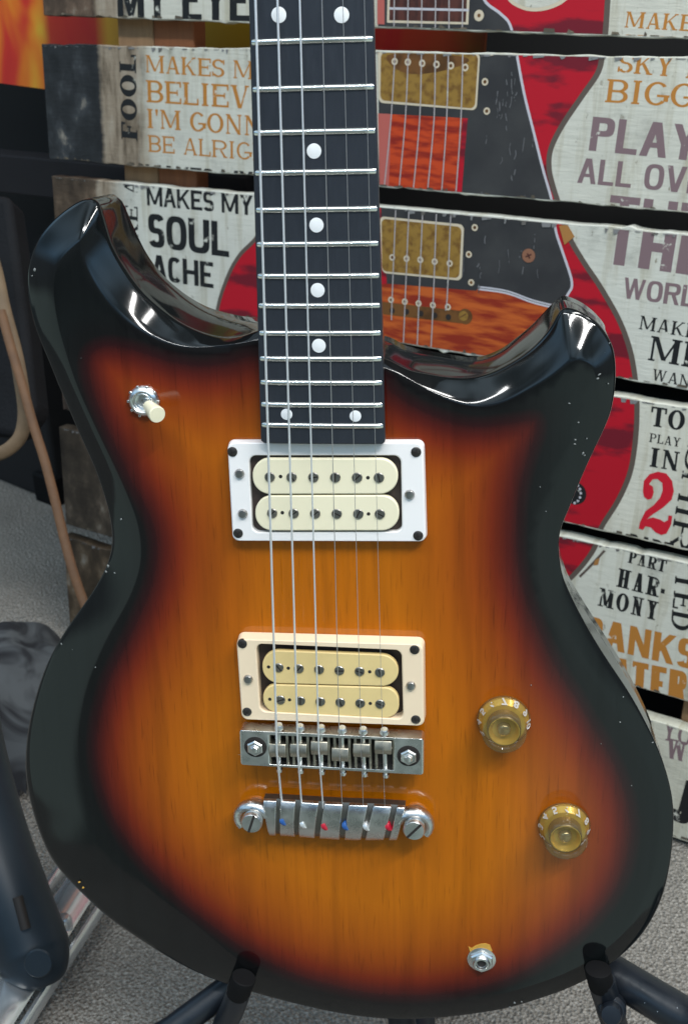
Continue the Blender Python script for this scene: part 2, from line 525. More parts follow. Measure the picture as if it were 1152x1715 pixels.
def plank_mat(name, uL, dark_len, tan_len, dark, tone):
    """cream board; the left end is bare and dirty"""
    m = bpy.data.materials.new(name)
    m.use_nodes = True
    N, L = m.node_tree.nodes, m.node_tree.links
    b = N['Principled BSDF']
    b.inputs['Roughness'].default_value = 0.6
    b.inputs['Specular IOR Level'].default_value = 0.3
    tc = N.new('ShaderNodeTexCoord')
    sx = N.new('ShaderNodeSeparateXYZ')
    L.new(tc.outputs['Object'], sx.inputs[0])

    def noise(scale, detail, stretch, dist=0):
        mp = N.new('ShaderNodeMapping')
        mp.inputs['Scale'].default_value = stretch
        L.new(tc.outputs['Object'], mp.inputs[0])
        n = N.new('ShaderNodeTexNoise')
        n.inputs['Scale'].default_value = scale
        n.inputs['Detail'].default_value = detail
        n.inputs['Roughness'].default_value = .62
        n.inputs['Distortion'].default_value = dist
        L.new(mp.outputs[0], n.inputs['Vector'])
        return n.outputs[0]

    def ramp(fac, stops):
        r = N.new('ShaderNodeValToRGB')
        r.color_ramp.elements[0].position, r.color_ramp.elements[0].color = stops[0][0], (*stops[0][1], 1)
        r.color_ramp.elements[1].position, r.color_ramp.elements[1].color = stops[-1][0], (*stops[-1][1], 1)
        for p, c in stops[1:-1]:
            r.color_ramp.elements.new(p).color = (*c, 1)
        L.new(fac, r.inputs[0])
        return r.outputs[0]

    def mix(fac, a, c, blend='MIX'):
        x = N.new('ShaderNodeMix')
        x.data_type = 'RGBA'
        x.blend_type = blend
        if isinstance(fac, float):
            x.inputs[0].default_value = fac
        else:
            L.new(fac, x.inputs[0])
        L.new(a, x.inputs[6])
        L.new(c, x.inputs[7])
        return x.outputs[2]

    def edge(pos, width, nz, amp):
        """1 left of u = uL + pos with a ragged border"""
        a = N.new('ShaderNodeMath')
        a.operation = 'MULTIPLY_ADD'
        a.inputs[1].default_value = amp
        L.new(nz, a.inputs[0])
        L.new(sx.outputs['X'], a.inputs[2])
        r = N.new('ShaderNodeMapRange')
        r.inputs[1].default_value = uL + pos + amp * .5 - width
        r.inputs[2].default_value = uL + pos + amp * .5 + width
        r.inputs[3].default_value = 1
        r.inputs[4].default_value = 0
        L.new(a.outputs[0], r.inputs[0])
        return r.outputs[0]
    cream = ramp(noise(24, 9, (1, 1, 1)), [(.28, tuple(c * .62 for c in tone)), (.42, tuple(c * .92 for c in tone)), (.62, tone), (.8, tuple(min(1, c * 1.1) for c in tone))])
    specks = ramp(noise(160, 4, (1, .55, 1)), [(.27, (.42, .38, .32)), (.35, (1, 1, 1))])
    cream = mix(1.0, cream, specks, 'MULTIPLY')
    streak = ramp(noise(9, 6, (12, 1, 1)), [(.34, (.80, .77, .70)), (.5, (1, 1, 1))])
    cream = mix(1.0, cream, streak, 'MULTIPLY')
    tan = ramp(noise(18, 8, (5, 1, 1)), [(.32, (.10, .075, .05)), (.5, (.27, .215, .155)), (.68, (.36, .31, .24))])
    drk = ramp(noise(26, 9, (1.6, 1, 1)), [(.34, tuple(c * .45 for c in dark)), (.52, dark), (.62, tuple(c * 1.9 for c in dark)), (.76, (.30, .27, .22))])
    col = mix(edge(tan_len, .012, noise(12, 6, (1, 2, 1)), .05), cream, tan)
    col = mix(edge(dark_len, .0025, noise(30, 5, (.6, 2, 1)), .012), col, drk)
    L.new(col, b.inputs['Base Color'])
    bp = N.new('ShaderNodeBump')
    bp.inputs['Strength'].default_value = .25
    bp.inputs['Distance'].default_value = .002
    L.new(noise(60, 6, (1, 5, 1)), bp.inputs['Height'])
    L.new(bp.outputs[0], b.inputs['Normal'])
    return m


def poster_mat():
    m = bpy.data.materials.new('flame_poster_print')
    m.use_nodes = True
    N, L = m.node_tree.nodes, m.node_tree.links
    b = N['Principled BSDF']
    b.inputs['Roughness'].default_value = .35
    tc = N.new('ShaderNodeTexCoord')
    mp = N.new('ShaderNodeMapping')
    mp.inputs['Scale'].default_value = (9, 4.2, 1)
    mp.inputs['Rotation'].default_value = (0, 0, .45)
    mp.inputs['Location'].default_value = (0.35, 0.1, 0)
    L.new(tc.outputs['Object'], mp.inputs[0])
    n = N.new('ShaderNodeTexNoise')
    n.inputs['Scale'].default_value = 1.0
    n.inputs['Detail'].default_value = 3
    n.inputs['Distortion'].default_value = 1.2
    L.new(mp.outputs[0], n.inputs['Vector'])
    rp = N.new('ShaderNodeValToRGB')
    st = [(.28, (.40, .008, .015)), (.38, (.52, .03, .015)), (.46, (.62, .14, .012)), (.55, (.66, .25, .02)), (.64, (.60, .42, .03))]
    rp.color_ramp.elements[0].position, rp.color_ramp.elements[0].color = st[0][0], (*st[0][1], 1)
    rp.color_ramp.elements[1].position, rp.color_ramp.elements[1].color = st[-1][0], (*st[-1][1], 1)
    for p, c in st[1:-1]:
        rp.color_ramp.elements.new(p).color = (*c, 1)
    L.new(n.outputs[0], rp.inputs[0])
    L.new(rp.outputs[0], b.inputs['Base Color'])
    return m


M['poster'] = poster_mat()


def cloth_mat():
    m = bpy.data.materials.new('grey_swirl_cloth')
    m.use_nodes = True
    N, L = m.node_tree.nodes, m.node_tree.links
    b = N['Principled BSDF']
    b.inputs['Roughness'].default_value = .85
    tc = N.new('ShaderNodeTexCoord')
    n = N.new('ShaderNodeTexNoise')
    n.inputs['Scale'].default_value = 17
    n.inputs['Detail'].default_value = 2
    n.inputs['Distortion'].default_value = 2.2
    L.new(tc.outputs['Object'], n.inputs['Vector'])
    rp = N.new('ShaderNodeValToRGB')
    rp.color_ramp.elements[0].position = .40
    rp.color_ramp.elements[0].color = (.012, .013, .016, 1)
    rp.color_ramp.elements[1].position = .62
    rp.color_ramp.elements[1].color = (.070, .077, .082, 1)
    L.new(n.outputs[0], rp.inputs[0])
    L.new(rp.outputs[0], b.inputs['Base Color'])
    return m


M['cloth'] = cloth_mat()


# ------------------------------------------------------------------ object helpers
def obj(name, bm, m, parent=None, smooth=True, bevel=0.0, seg=2, angle=40):
    me = bpy.data.meshes.new(name)
    bmesh.ops.recalc_face_normals(bm, faces=bm.faces[:])
    bm.to_mesh(me)
    bm.free()
    o = bpy.data.objects.new(name, me)
    COL.objects.link(o)
    for k in (m if isinstance(m, (list, tuple)) else [m]):
        me.materials.append(k)
    if parent is not None:
        o.parent = parent
    if smooth:
        for p in me.polygons:
            p.use_smooth = True
        try:
            me.set_sharp_from_angle(angle=math.radians(angle))
        except Exception:
            pass
    if bevel > 0:
        b = o.modifiers.new('bevel', 'BEVEL')
        b.width = bevel
        b.segments = seg
        b.limit_method = 'ANGLE'
        b.angle_limit = math.radians(35)
    return o


def thing(name, label, cat, loc=(0, 0, 0), rot=None, group=None):
    o = bpy.data.objects.new(name, None)
    COL.objects.link(o)
    o.empty_display_size = .05
    if rot is not None:
        m4 = Matrix.Identity(4)
        for i in range(3):
            for j in range(3):
                m4[i][j] = rot[i][j]
            m4[i][3] = loc[i]
        o.matrix_world = m4
    else:
        o.location = loc
    o['label'] = label
    o['category'] = cat
    if group:
        o['group'] = group
    return o


def tag(o, label, cat, group=None, kind=None):
    o['label'] = label
    o['category'] = cat
    if group:
        o['group'] = group
    if kind:
        o['kind'] = kind
    return o


def new():
    return bmesh.new()


def frame(axis):
    a = Vector(axis).normalized()
    t = Vector((1, 0, 0)) if abs(a.x) < .8 else Vector((0, 1, 0))
    u = a.cross(t).normalized()
    return a, u, a.cross(u)


def lathe(bm, c, prof, axis=(0, 0, 1), seg=40, cap=True, mi=0):
    """prof: (radius, height) pairs along axis from c"""
    a, u, v = frame(axis)
    c = Vector(c)
    rings = []
    for r, h in prof:
        if r < 1e-7:
            rings.append([bm.verts.new(c + a * h)])
        else:
            rings.append([bm.verts.new(c + a * h + (u * math.cos(t) + v * math.sin(t)) * r) for t in [2 * math.pi * k / seg for k in range(seg)]])
    for A, B in zip(rings[:-1], rings[1:]):
        if len(A) == 1 and len(B) == 1:
            continue
        for k in range(seg):
            k2 = (k + 1) % seg
            if len(A) == 1:
                f = bm.faces.new((A[0], B[k], B[k2]))
            elif len(B) == 1:
                f = bm.faces.new((A[k], A[k2], B[0]))
            else:
                f = bm.faces.new((A[k], A[k2], B[k2], B[k]))
            f.material_index = mi
    if cap:
        for R in (rings[0], rings[-1]):
            if len(R) > 1:
                f = bm.faces.new(R)
                f.material_index = mi


def dome(r, h, n=6, r0=None):
    r0 = r if r0 is None else r0
    return [(r * math.cos(t), h * math.sin(t)) for t in [math.pi / 2 * k / n for k in range(n)]] + [(0, h)]


def prism(bm, poly, z0, z1, mi=0):
    """poly: list of (x, y); z0/z1 constants"""
    a = [bm.verts.new((p[0], p[1], z0)) for p in poly]
    b = [bm.verts.new((p[0], p[1], z1)) for p in poly]
    n = len(poly)
    for i in range(n):
        f = bm.faces.new((a[i], a[(i + 1) % n], b[(i + 1) % n], b[i]))
        f.material_index = mi
    f = bm.faces.new(b)
    f.material_index = mi
    f = bm.faces.new(a[::-1])
    f.material_index = mi


def ringprism(bm, outer, inner, z0, z1, outer_base=None):
    ob = outer_base or outer
    n = len(outer)
    A = [bm.verts.new((p[0], p[1], z0)) for p in ob]
    B = [bm.verts.new((p[0], p[1], z1)) for p in outer]
    Cc = [bm.verts.new((p[0], p[1], z1)) for p in inner]
    D = [bm.verts.new((p[0], p[1], z0)) for p in inner]
    for X, Y in ((A, B), (B, Cc), (Cc, D), (D, A)):
        for i in range(n):
            j = (i + 1) % n
            bm.faces.new((X[i], X[j], Y[j], Y[i]))


def rquad(c, r, n=6):
    """rounded polygon from 4 corner points (in order)"""
    out = []
    c = [Vector((p[0], p[1])) for p in c]
    for i in range(4):
        p, a, b = c[i], c[i - 1], c[(i + 1) % 4]
        da, db = (a - p), (b - p)
        rr = min(r, da.length * .499, db.length * .499)
        s, e = p + da.normalized() * rr, p + db.normalized() * rr
        for k in range(n + 1):
            t = k / n
            # circular corner approximated by a conic
            w = .7071
            q = ((1 - t) ** 2 * s + 2 * w * t * (1 - t) * p + t * t * e) / ((1 - t) ** 2 + 2 * w * t * (1 - t) + t * t)
            out.append((q.x, q.y))
    return out


def grow(poly, d):
    cx = sum(p[0] for p in poly) / len(poly)
    cy = sum(p[1] for p in poly) / len(poly)
    out = []
    for p in poly:
        v = Vector((p[0] - cx, p[1] - cy))
        out.append((p[0] + (d if v.x > 0 else -d) * min(1, abs(v.x) / 1e-3), p[1] + (d if v.y > 0 else -d) * min(1, abs(v.y) / 1e-3)))
    return out


def tube(bm, pts, r, seg=12, cap=True, flat=None, mi=0):
    """swept round (or flattened) tube through pts; r: number or list"""
    pts = [Vector(p) for p in pts]
    n = len(pts)
    rr = r if isinstance(r, (list, tuple)) else [r] * n
    rings = []
    up = None
    for i, p in enumerate(pts):
        t = (pts[min(i + 1, n - 1)] - pts[max(i - 1, 0)]).normalized()
        if up is None:
            up = Vector((0, 0, 1)) if abs(t.z) < .9 else Vector((1, 0, 0))
        u = t.cross(up).normalized()
        v = u.cross(t).normalized()
        up = v
        k2 = flat if flat else 1
        rings.append([bm.verts.new(p + u * math.cos(a) * rr[i] + v * math.sin(a) * rr[i] * k2) for a in [2 * math.pi * k / seg for k in range(seg)]])
    for A, B in zip(rings[:-1], rings[1:]):
        for k in range(seg):
            f = bm.faces.new((A[k], A[(k + 1) % seg], B[(k + 1) % seg], B[k]))
            f.material_index = mi
    if cap:
        bm.faces.new(rings[0][::-1]).material_index = mi
        bm.faces.new(rings[-1]).material_index = mi


def box(bm, c, s, rot=None, mi=0):
    c = Vector(c)
    vs = []
    for x in (-.5, .5):
        for y in (-.5, .5):
            for z in (-.5, .5):
                v = Vector((x * s[0], y * s[1], z * s[2]))
                if rot is not None:
                    v = rot @ v
                vs.append(bm.verts.new(c + v))
    for q in ((0, 1, 3, 2), (4, 6, 7, 5), (0, 4, 5, 1), (2, 3, 7, 6), (0, 2, 6, 4), (1, 5, 7, 3)):
        bm.faces.new([vs[i] for i in q]).material_index = mi


def spline(pts, n=8, closed=False):
    P = np.array(pts, float)
    out = []
    N_ = len(P)
    rngI = range(N_ if closed else N_ - 1)
    for i in rngI:
        if closed:
            p0, p1, p2, p3 = P[i - 1], P[i], P[(i + 1) % N_], P[(i + 2) % N_]
        else:
            p0, p1, p2, p3 = P[max(i - 1, 0)], P[i], P[i + 1], P[min(i + 2, N_ - 1)]
        for k in range(n):
            t = k / n
            out.append(.5 * ((2 * p1) + (-p0 + p2) * t + (2 * p0 - 5 * p1 + 4 * p2 - p3) * t * t + (-p0 + 3 * p1 - 3 * p2 + p3) * t ** 3))
    if not closed:
        out.append(P[-1])
    return np.array(out)


# ------------------------------------------------------------------ setting: floor and wall
bm = new()
vs = [bm.verts.new(p) for p in ((-5, .15, 0), (5, .15, 0), (5, 6, 0), (-5, 6, 0))]
bm.faces.new(vs)
fl = obj('floor', bm, M['carpet'], smooth=False)
fl['kind'] = 'structure'
fl['label'] = 'grey flecked carpet floor'

SR = np.stack([MCW @ RS[:, 0], -(MCW @ RS[:, 1]), -(MCW @ RS[:, 2])], 1)       # sign local axes in world


def Sw(u, v, z=0.0):
    """sign plane coordinates -> world"""
    return c2w(RS[:, 0] * u - RS[:, 1] * v + RS[:, 2] * (D0 * RS[2, 2] - z))


wall_y = Vector(SR[:, 0])
wdir = Vector((wall_y.x, wall_y.y, 0)).normalized()
wnrm = Vector((wdir.y, -wdir.x, 0))                        # towards the viewer
wp = Vector(floor_at(40, 770))
bm = new()
rot = Matrix((wdir, wnrm, Vector((0, 0, 1)))).transposed()
box(bm, wp - wnrm * .05 + Vector((0, 0, 1.3)), (6, .1, 2.6), rot)
tag(obj('back_wall', bm, M['wall'], smooth=False), 'plain black wall far behind the wooden sign', 'wall')

# ------------------------------------------------------------------ the wooden sign
SO = (S(600, 900)[0], S(1140, 1408)[1])                    # sign local origin: on its bottom edge


def SL(x, y):
    u, v = S(x, y)
    return (u - SO[0], v - SO[1])


sign = thing('wall_sign', 'large slatted wooden sign printed with a red guitar and distressed song words', 'sign', Sw(SO[0], SO[1]), SR)
UR = SL(1152, 100)[0] + .22
TH = .013


def line_v(a, b):
    (u0, v0), (u1, v1) = SL(*a), SL(*b)
    return lambda u: v0 + (v1 - v0) * (u - u0) / (u1 - u0)


PL = {
    'A': (None, ((75, 26), (1152, 66)), (73, 20), (.060, .10), (.075, .05, .034), (.58, .57, .49)),
    'B': (((69.5, 74), (1152, 95)), ((83, 266), (1152, 357)), (70, 80), (.067, .115), (.022, .024, .026), (.58, .575, .50)),
    'C': (((87, 294.5), (1152, 392)), ((1033, 634), (1152, 652.5)), (88, 310), (.055, .085), (.085, .06, .04), (.60, .60, .53)),
    'D': (((1031, 663), (1152, 682)), ((945, 877), (1152, 920)), (100, 600), (.13, .17), (.05, .036, .028), (.63, .62, .53)),
    'E': (((110, 717), (1152, 943)), ((1069, 1154), (1152, 1173)), (105, 800), (.16, .20), (.055, .042, .030), (.62, .62, .54)),
    'F': (((115, 900), (1087, 1204)), None, (110, 950), (.17, .22), (.06, .042, .026), (.58, .57, .47)),
}
planks = {}
for key, (top, bot, left, (dl, tl), dk, tone) in PL.items():
    uL = SL(*left)[0]
    fb = line_v(*bot) if bot else (lambda u: 0.001)
    ft = line_v(*top) if top else (lambda u, fb=fb: fb(u) + .118)
    if key == 'D':
        ft0 = ft
        ft = lambda u, v0=ft0(SL(1090, 670)[0]): v0
        fb = lambda u, v0=fb(SL(1050, 900)[0]): v0
    if key in 'CE':
        fb = lambda u, v0=fb(SL(1100, 640 if key == 'C' else 1160)[0]): v0
    # slightly ragged sawn edges
    n = 150
    us = np.linspace(uL, UR, n)

    def rag(a):
        r = rng.normal(0, a, n)
        return np.convolve(r, np.ones(3) / 3, 'same') + (rng.random(n) < .05) * rng.normal(0, a * 2.2, n)
    tops = [ft(u) for u in us] + rag(.0005)
    bots = [fb(u) for u in us] + rag(.0005)
    bm = new()
    cols = []
    for i, u in enumerate(us):
        cols.append([bm.verts.new((u, bots[i], 0)), bm.verts.new((u, tops[i], 0)), bm.verts.new((u, tops[i], -TH)), bm.verts.new((u, bots[i], -TH))])
    for a, b in zip(cols[:-1], cols[1:]):
        for k in range(4):
            bm.faces.new((a[k], a[(k + 1) % 4], b[(k + 1) % 4], b[k]))
    bm.faces.new(cols[0])
    bm.faces.new(cols[-1][::-1])
    o = obj('plank', bm, plank_mat('plank_paint', uL, dl, tl, dk, tone), sign, smooth=False, bevel=.0006, seg=1)
    planks[key] = dict(o=o, ft=ft, fb=fb, uL=uL, layer=0)


def clip(bm, key):
    p = planks[key]
    for f, s in ((p['ft'], 1), (p['fb'], -1)):
        a, b = Vector((-1, f(-1) - s * .0012, 0)), Vector((1, f(1) - s * .0012, 0))
        d = (b - a).normalized()
        nrm = Vector((-d.y, d.x, 0)) * s
        bmesh.ops.bisect_plane(bm, geom=bm.verts[:] + bm.edges[:] + bm.faces[:], plane_co=a, plane_no=nrm, clear_outer=True)
    for u, s in ((p['uL'] + .001, -1), (UR - .001, 1)):
        bmesh.ops.bisect_plane(bm, geom=bm.verts[:] + bm.edges[:] + bm.faces[:], plane_co=(u, 0, 0), plane_no=(s, 0, 0), clear_outer=True)


LAY = .00003


def place_print(name, key, polys, m, z=None, label=None):
    """flat printed shapes (lists of sign-plane points) kept to one plank"""
    p = planks[key]
    bm = new()
    if z is None:
        p['layer'] += 1
        z = LAY * p['layer'] + .00004
    for i, q in enumerate(polys):
        vs = [bm.verts.new((a, b, z + .0000022 * (i % 12))) for a, b in q]
        try:
            bm.faces.new(vs)
        except ValueError:
            pass
    bmesh.ops.triangulate(bm, faces=bm.faces[:])
    clip(bm, key)
    if not bm.faces:
        bm.free()
        return None
    o = obj(name, bm, m, p['o'], smooth=False)
    for pl in o.data.polygons:                             # all prints face the viewer
        pass
    if label:
        o['label'] = label
    return o


def px(*pts):
    return [SL(*p) for p in pts]


def pxs(pts, n=6, closed=True):
    return [SL(*p) for p in spline(pts, n, closed)]


def ribbon(pts, w, n=6):
    """a printed line of width w metres along pixel points"""
    P = np.array([SL(*p) for p in spline(pts, n)])
    t = np.gradient(P, axis=0)
    t /= np.linalg.norm(t, axis=1)[:, None] + 1e-12
    nn = np.stack([-t[:, 1], t[:, 0]], 1) * w / 2
    return [[tuple(P[i] - nn[i]), tuple(P[i + 1] - nn[i + 1]), tuple(P[i + 1] + nn[i + 1]), tuple(P[i] + nn[i])] for i in range(len(P) - 1)]


def disc(x, y, r, seg=18):
    c = SL(x, y)
    return [(c[0] + r * math.cos(2 * math.pi * k / seg), c[1] + r * math.sin(2 * math.pi * k / seg)) for k in range(seg)]


# --- printed guitar: crimson body per plank (pixel outlines, clipped to the board)
right_c = [(1020, -60), (1019, -20), (1017, 0), (1013, 58), (1008, 94), (1000, 123), (974, 161), (941, 210), (922, 249), (919, 281), (925, 310), (936, 345),
           (945, 375), (956, 404), (980, 444), (1003, 478), (1035, 534), (1054, 585), (1063, 634), (1066, 676), (1064, 731), (1055, 789), (1035, 837), (1006, 884), (993, 921), (957, 966), (900, 1010)]
left_c = [(600, -60), (560, 100), (500, 250), (470, 330), (432, 395), (402, 427), (381, 465), (364, 522), (360, 600), (380, 700), (430, 800), (600, 950), (750, 1010)]
body_poly = pxs(right_c, 6, False) + pxs(left_c, 4, False)[::-1]
guard_r = [(806, -40), (811, 0), (838, 23), (854, 42), (864, 86), (877, 155), (893, 220), (909, 284), (924, 338), (930, 385), (941, 420), (955, 462), (957, 480), (951, 492), (935, 520)]
# crimson ground and border
for k in 'ABCDE':
    if k in 'AB':
        pol = [pxs(right_c, 6, False) + px((640, 900), (632, -60))]
    else:
        pol = [body_poly]
    place_print('printed_guitar_body', k, pol, M['red_guitar'])
    place_print('printed_edge_binding', k, ribbon(right_c, .0040), M['taupe'])
    if k == 'C':
        place_print('printed_edge_binding', k, ribbon(left_c, .0035), M['taupe'])
place_print('printed_cutaway', 'A', [pxs([(838, -30), (850, 0), (868, 13), (890, 19), (918, 16), (945, 3), (958, -20), (900, -50)], 4)], M['cream_line'])
place_print('printed_cutaway_face', 'A', [pxs([(843, -30), (855, -3), (871, 8), (890, 13), (916, 10), (940, -1), (952, -20), (900, -46)], 4)], planks['A']['o'].data.materials[0])
# charcoal pickguard
place_print('printed_pickguard', 'A', [px((634, -50)) + pxs(guard_r[:5], 5, False) + px((634, 120))], M['guard'])
place_print('printed_pickguard', 'B', [px((634, 40)) + pxs(guard_r[2:10], 5, False) + px((634, 385))], M['guard'])
place_print('printed_pickguard', 'C', [px((634, 300)) + pxs(guard_r[8:14], 5, False) + pxs([(919, 512), (890, 505), (848, 490), (800, 483)], 4, False) + px((797, 487), (648, 475))], M['guard'])
for k in 'ABC':
    place_print('printed_pickguard_edge', k, ribbon(guard_r, .0019), M['pale_line'])
# flame maple panels
place_print('printed_maple', 'B', [px((633, 190), (781, 198), (771, 322), (636, 311))], M['flame'])
place_print('printed_maple', 'B', [px((633, 190), (655, 191), (651, 315), (636, 311))], M['pink'])
place_print('printed_maple_edge', 'B', [px((775, 198), (783, 198), (773, 322), (765, 321))], M['red_guitar'])
place_print('printed_maple', 'C', [px((640, 476), (648, 475), (797, 487), (800, 483)) + pxs([(848, 490), (890, 505), (919, 512), (940, 520)], 4, False) + px((930, 640), (600, 640), (610, 476))], M['flame_amber'])
place_print('printed_pickguard_edge', 'C', ribbon([(800, 484), (848, 491), (890, 506), (925, 515)], .0014), M['pale_line'])
place_print('printed_pickguard_edge', 'C', ribbon([(800, 480), (848, 487), (890, 502), (925, 511)], .0012), M['pale_line'])
# fingerboard end
place_print('printed_fingerboard', 'A', [px((632, -40), (644, -40), (644, 41), (632, 40))], M['pink'])
place_print('printed_fingerboard_edge', 'A', [px((650, -40), (788, -40), (784, 41), (648, 38))], M['cream_line'])
place_print('printed_fingerboard', 'A', [px((654, -40), (784, -40), (780, 37), (652, 34))], M['dark_wood_print'])
place_print('printed_fret', 'A', [px((652, 12), (785, 15), (785, 19), (652, 16))], M['pale_line'])
# pickups
place_print('printed_pickup_edge', 'B', [rquad(px((633, 84), (804, 88), (798, 185), (634, 172)), .004)], M['cream_line'])
place_print('printed_pickup', 'B', [rquad(px((638, 88), (801, 91), (795, 182), (637, 168)), .004)], M['gold_print'])
place_print('printed_pickup_stain', 'B', [pxs([(650, 92), (700, 90), (770, 94), (784, 104), (740, 119), (690, 124), (658, 112)], 4)], M['gold_dark'])
place_print('printed_pickup_edge', 'C', [rquad(px((636, 362), (777, 376), (773, 470), (640, 457)), .004)], M['cream_line'])
place_print('printed_pickup', 'C', [rquad(px((639, 366), (773, 380), (769, 466), (640, 454)), .004)], M['gold_print'])
place_print('printed_bridge', 'C', [rquad(px((638, 505), (785, 522), (786, 543), (640, 526)), .002), disc(779, 530, .0062)], M['gold_dark'])
place_print('printed_bridge_screw', 'C', [disc(776, 529, .0040)], M['gold_print'])
place_print('printed_bridge_screw', 'C', ribbon([(770, 532), (781, 525)], .0010, 1), M['gold_dark'])
scr = [(823, 87), (812, 137), (815, 186), (802, 26), (661, 103), (683, 104), (707, 106), (731, 108), (755, 110), (779, 113)]
for k, lst in (('A', [(802, 26)]), ('B', scr[:3] + scr[4:]), ('C', [(795, 381), (785, 426), (789, 473), (657, 431), (681, 433), (704, 435), (728, 438), (753, 441),
                                                             (655, 502), (678, 505), (701, 508), (725, 511), (750, 514)])):
    za = LAY * (planks[k]['layer'] + 1) + .00004
    planks[k]['layer'] += 2
    for x, y in lst:
        place_print('printed_screw', k, [disc(x, y, .0026 if k != 'A' else .0038)], M['cream_line'], za)
        place_print('printed_screw_slot', k, [disc(x, y, .0013)], M['gold_dark'], za + LAY)
for x, y in [(657, 520), (681, 522), (705, 525), (728, 528), (751, 531)]:
    place_print('printed_bridge_slot', 'C', [disc(x, y, .0024)], M['hole'], .00004 + LAY * (planks['C']['layer'] + 1))
planks['C']['layer'] += 1
place_print('printed_button', 'C', [disc(885, 428, .0052, 24)], M['copper'])
place_print('printed_button_slot', 'C', ribbon([(880, 430), (890, 426)], .0012, 1) + ribbon([(883, 424), (887, 433)], .0012, 1), M['dark_wood_print'])
place_print('printed_strap_lug', 'C', [px((936, 378), (950, 376), (962, 396), (945, 410))], M['leather_print'])
# printed strings
for k, sets in (('A', [[(661, -40), (660, 46)], [(684, -40), (683, 48)], [(707, -40), (706, 49)], [(730, -40), (729, 50)], [(752, -40), (752, 51)], [(776, -40), (774, 52)]]),
                ('B', [[(662, 84), (655, 200), (642, 330)], [(684, 84), (679, 200), (667, 330)], [(706, 86), (703, 200), (691, 330)], [(729, 86), (727, 200), (715, 330)], [(751, 88), (748, 200), (739, 330)], [(775, 88), (772, 200), (763, 330)]]),
                ('C', [[(663, 352), (657, 500), (656, 536)], [(685, 354), (679, 500), (676, 575)], [(708, 356), (702, 500), (699, 580)], [(731, 358), (726, 500), (722, 585)], [(755, 360), (749, 500), (746, 520)]])):
    rb = []
    for s in sets:
        rb += ribbon(s, .0009, 3)
    place_print('printed_strings', k, rb, M['grey_line'])
place_print('printed_control_knob', 'D', [disc(962, 826, .0095, 22)], M['ink_black'])
place_print('printed_knob_marks', 'D', [disc(958 + 14 * math.cos(a), 826 + 17 * math.sin(a), .0011, 8) for a in np.linspace(-1.3, 1.3, 7)], M['pale_line'])
place_print('printed_edge_line', 'E', ribbon([(1012, 922), (988, 948), (970, 966)], .0020), M['taupe'])
place_print('printed_strap_lug', 'E', [px((996, 938), (1004, 934), (1001, 946), (993, 947))], M['leather_print'])


# frayed paint along the sawn edges, rubbed scratches on the pickguard
M['fray'] = worn_ink('frayed_edge', (0.20, 0.20, 0.20), .46, 120, (.12, .11, .10))
M['dirt'] = worn_ink('dirty_edge', (0.09, 0.075, 0.055), .45, 120, (.17, .14, .10))
for k, pk_ in planks.items():
    for f_, sg, mt, dep, nm_ in ((pk_['ft'], -1, 'fray', .0022, 'frayed_top_edge'), (pk_['fb'], 1, 'dirt', .0016, 'dirty_bottom_edge')):
        qs = []
        u = pk_['uL'] + .004
        while u < UR - .01:
            w_ = random.uniform(.002, .012)
            d_ = dep * random.random() ** 3 * 1.6
            v = f_(u)
            qs.append([(u, v + .002 * -sg), (u + w_, v + .002 * -sg), (u + w_ * random.uniform(.5, .95), v + sg * (.0013 + d_ * random.uniform(.3, 1))), (u + w_ * random.uniform(.05, .4), v + sg * (.0013 + d_))])
            u += w_ * random.uniform(.6, 1.6)
        pk_['late'] = pk_.get('late', []) + [(nm_, qs, mt)]
M['scr'] = worn_ink('rubbed_scratch', (0.13, 0.13, 0.135), .47, 160, (.035, .035, .037))
for k, (xa, xb, ya, yb, n_s) in (('B', (830, 868, 120, 190, 16)), ('C', (800, 806, 380, 490, 5)), ('C', (690, 930, 385, 480, 9)), ('B', (800, 900, 190, 330, 12))):
    rb = []
    for _ in range(n_s):
        x_, y_ = random.uniform(xa, xb), random.uniform(ya, yb)
        l_ = random.uniform(6, 26)
        rb += ribbon([(x_, y_), (x_ + random.uniform(-2, 1), y_ + l_ * .5), (x_ + random.uniform(-4, 2), y_ + l_)], random.uniform(.0004, .0010), 2)
    place_print('printed_scratches', k, rb, M['scr'])

# --- stencil letters drawn from strokes (slab serif or condensed sans)
WID = dict(A=.80, B=.74, C=.72, D=.78, E=.70, F=.66, G=.78, H=.84, I=.40, J=.52, K=.82, L=.66, M=1.02, N=.84, O=.80, P=.72, R=.80, S=.64, T=.76, U=.80, V=.80, W=1.14, Y=.80)
WID["'"] = .2
WID['-'] = .30
WID[' '] = .34


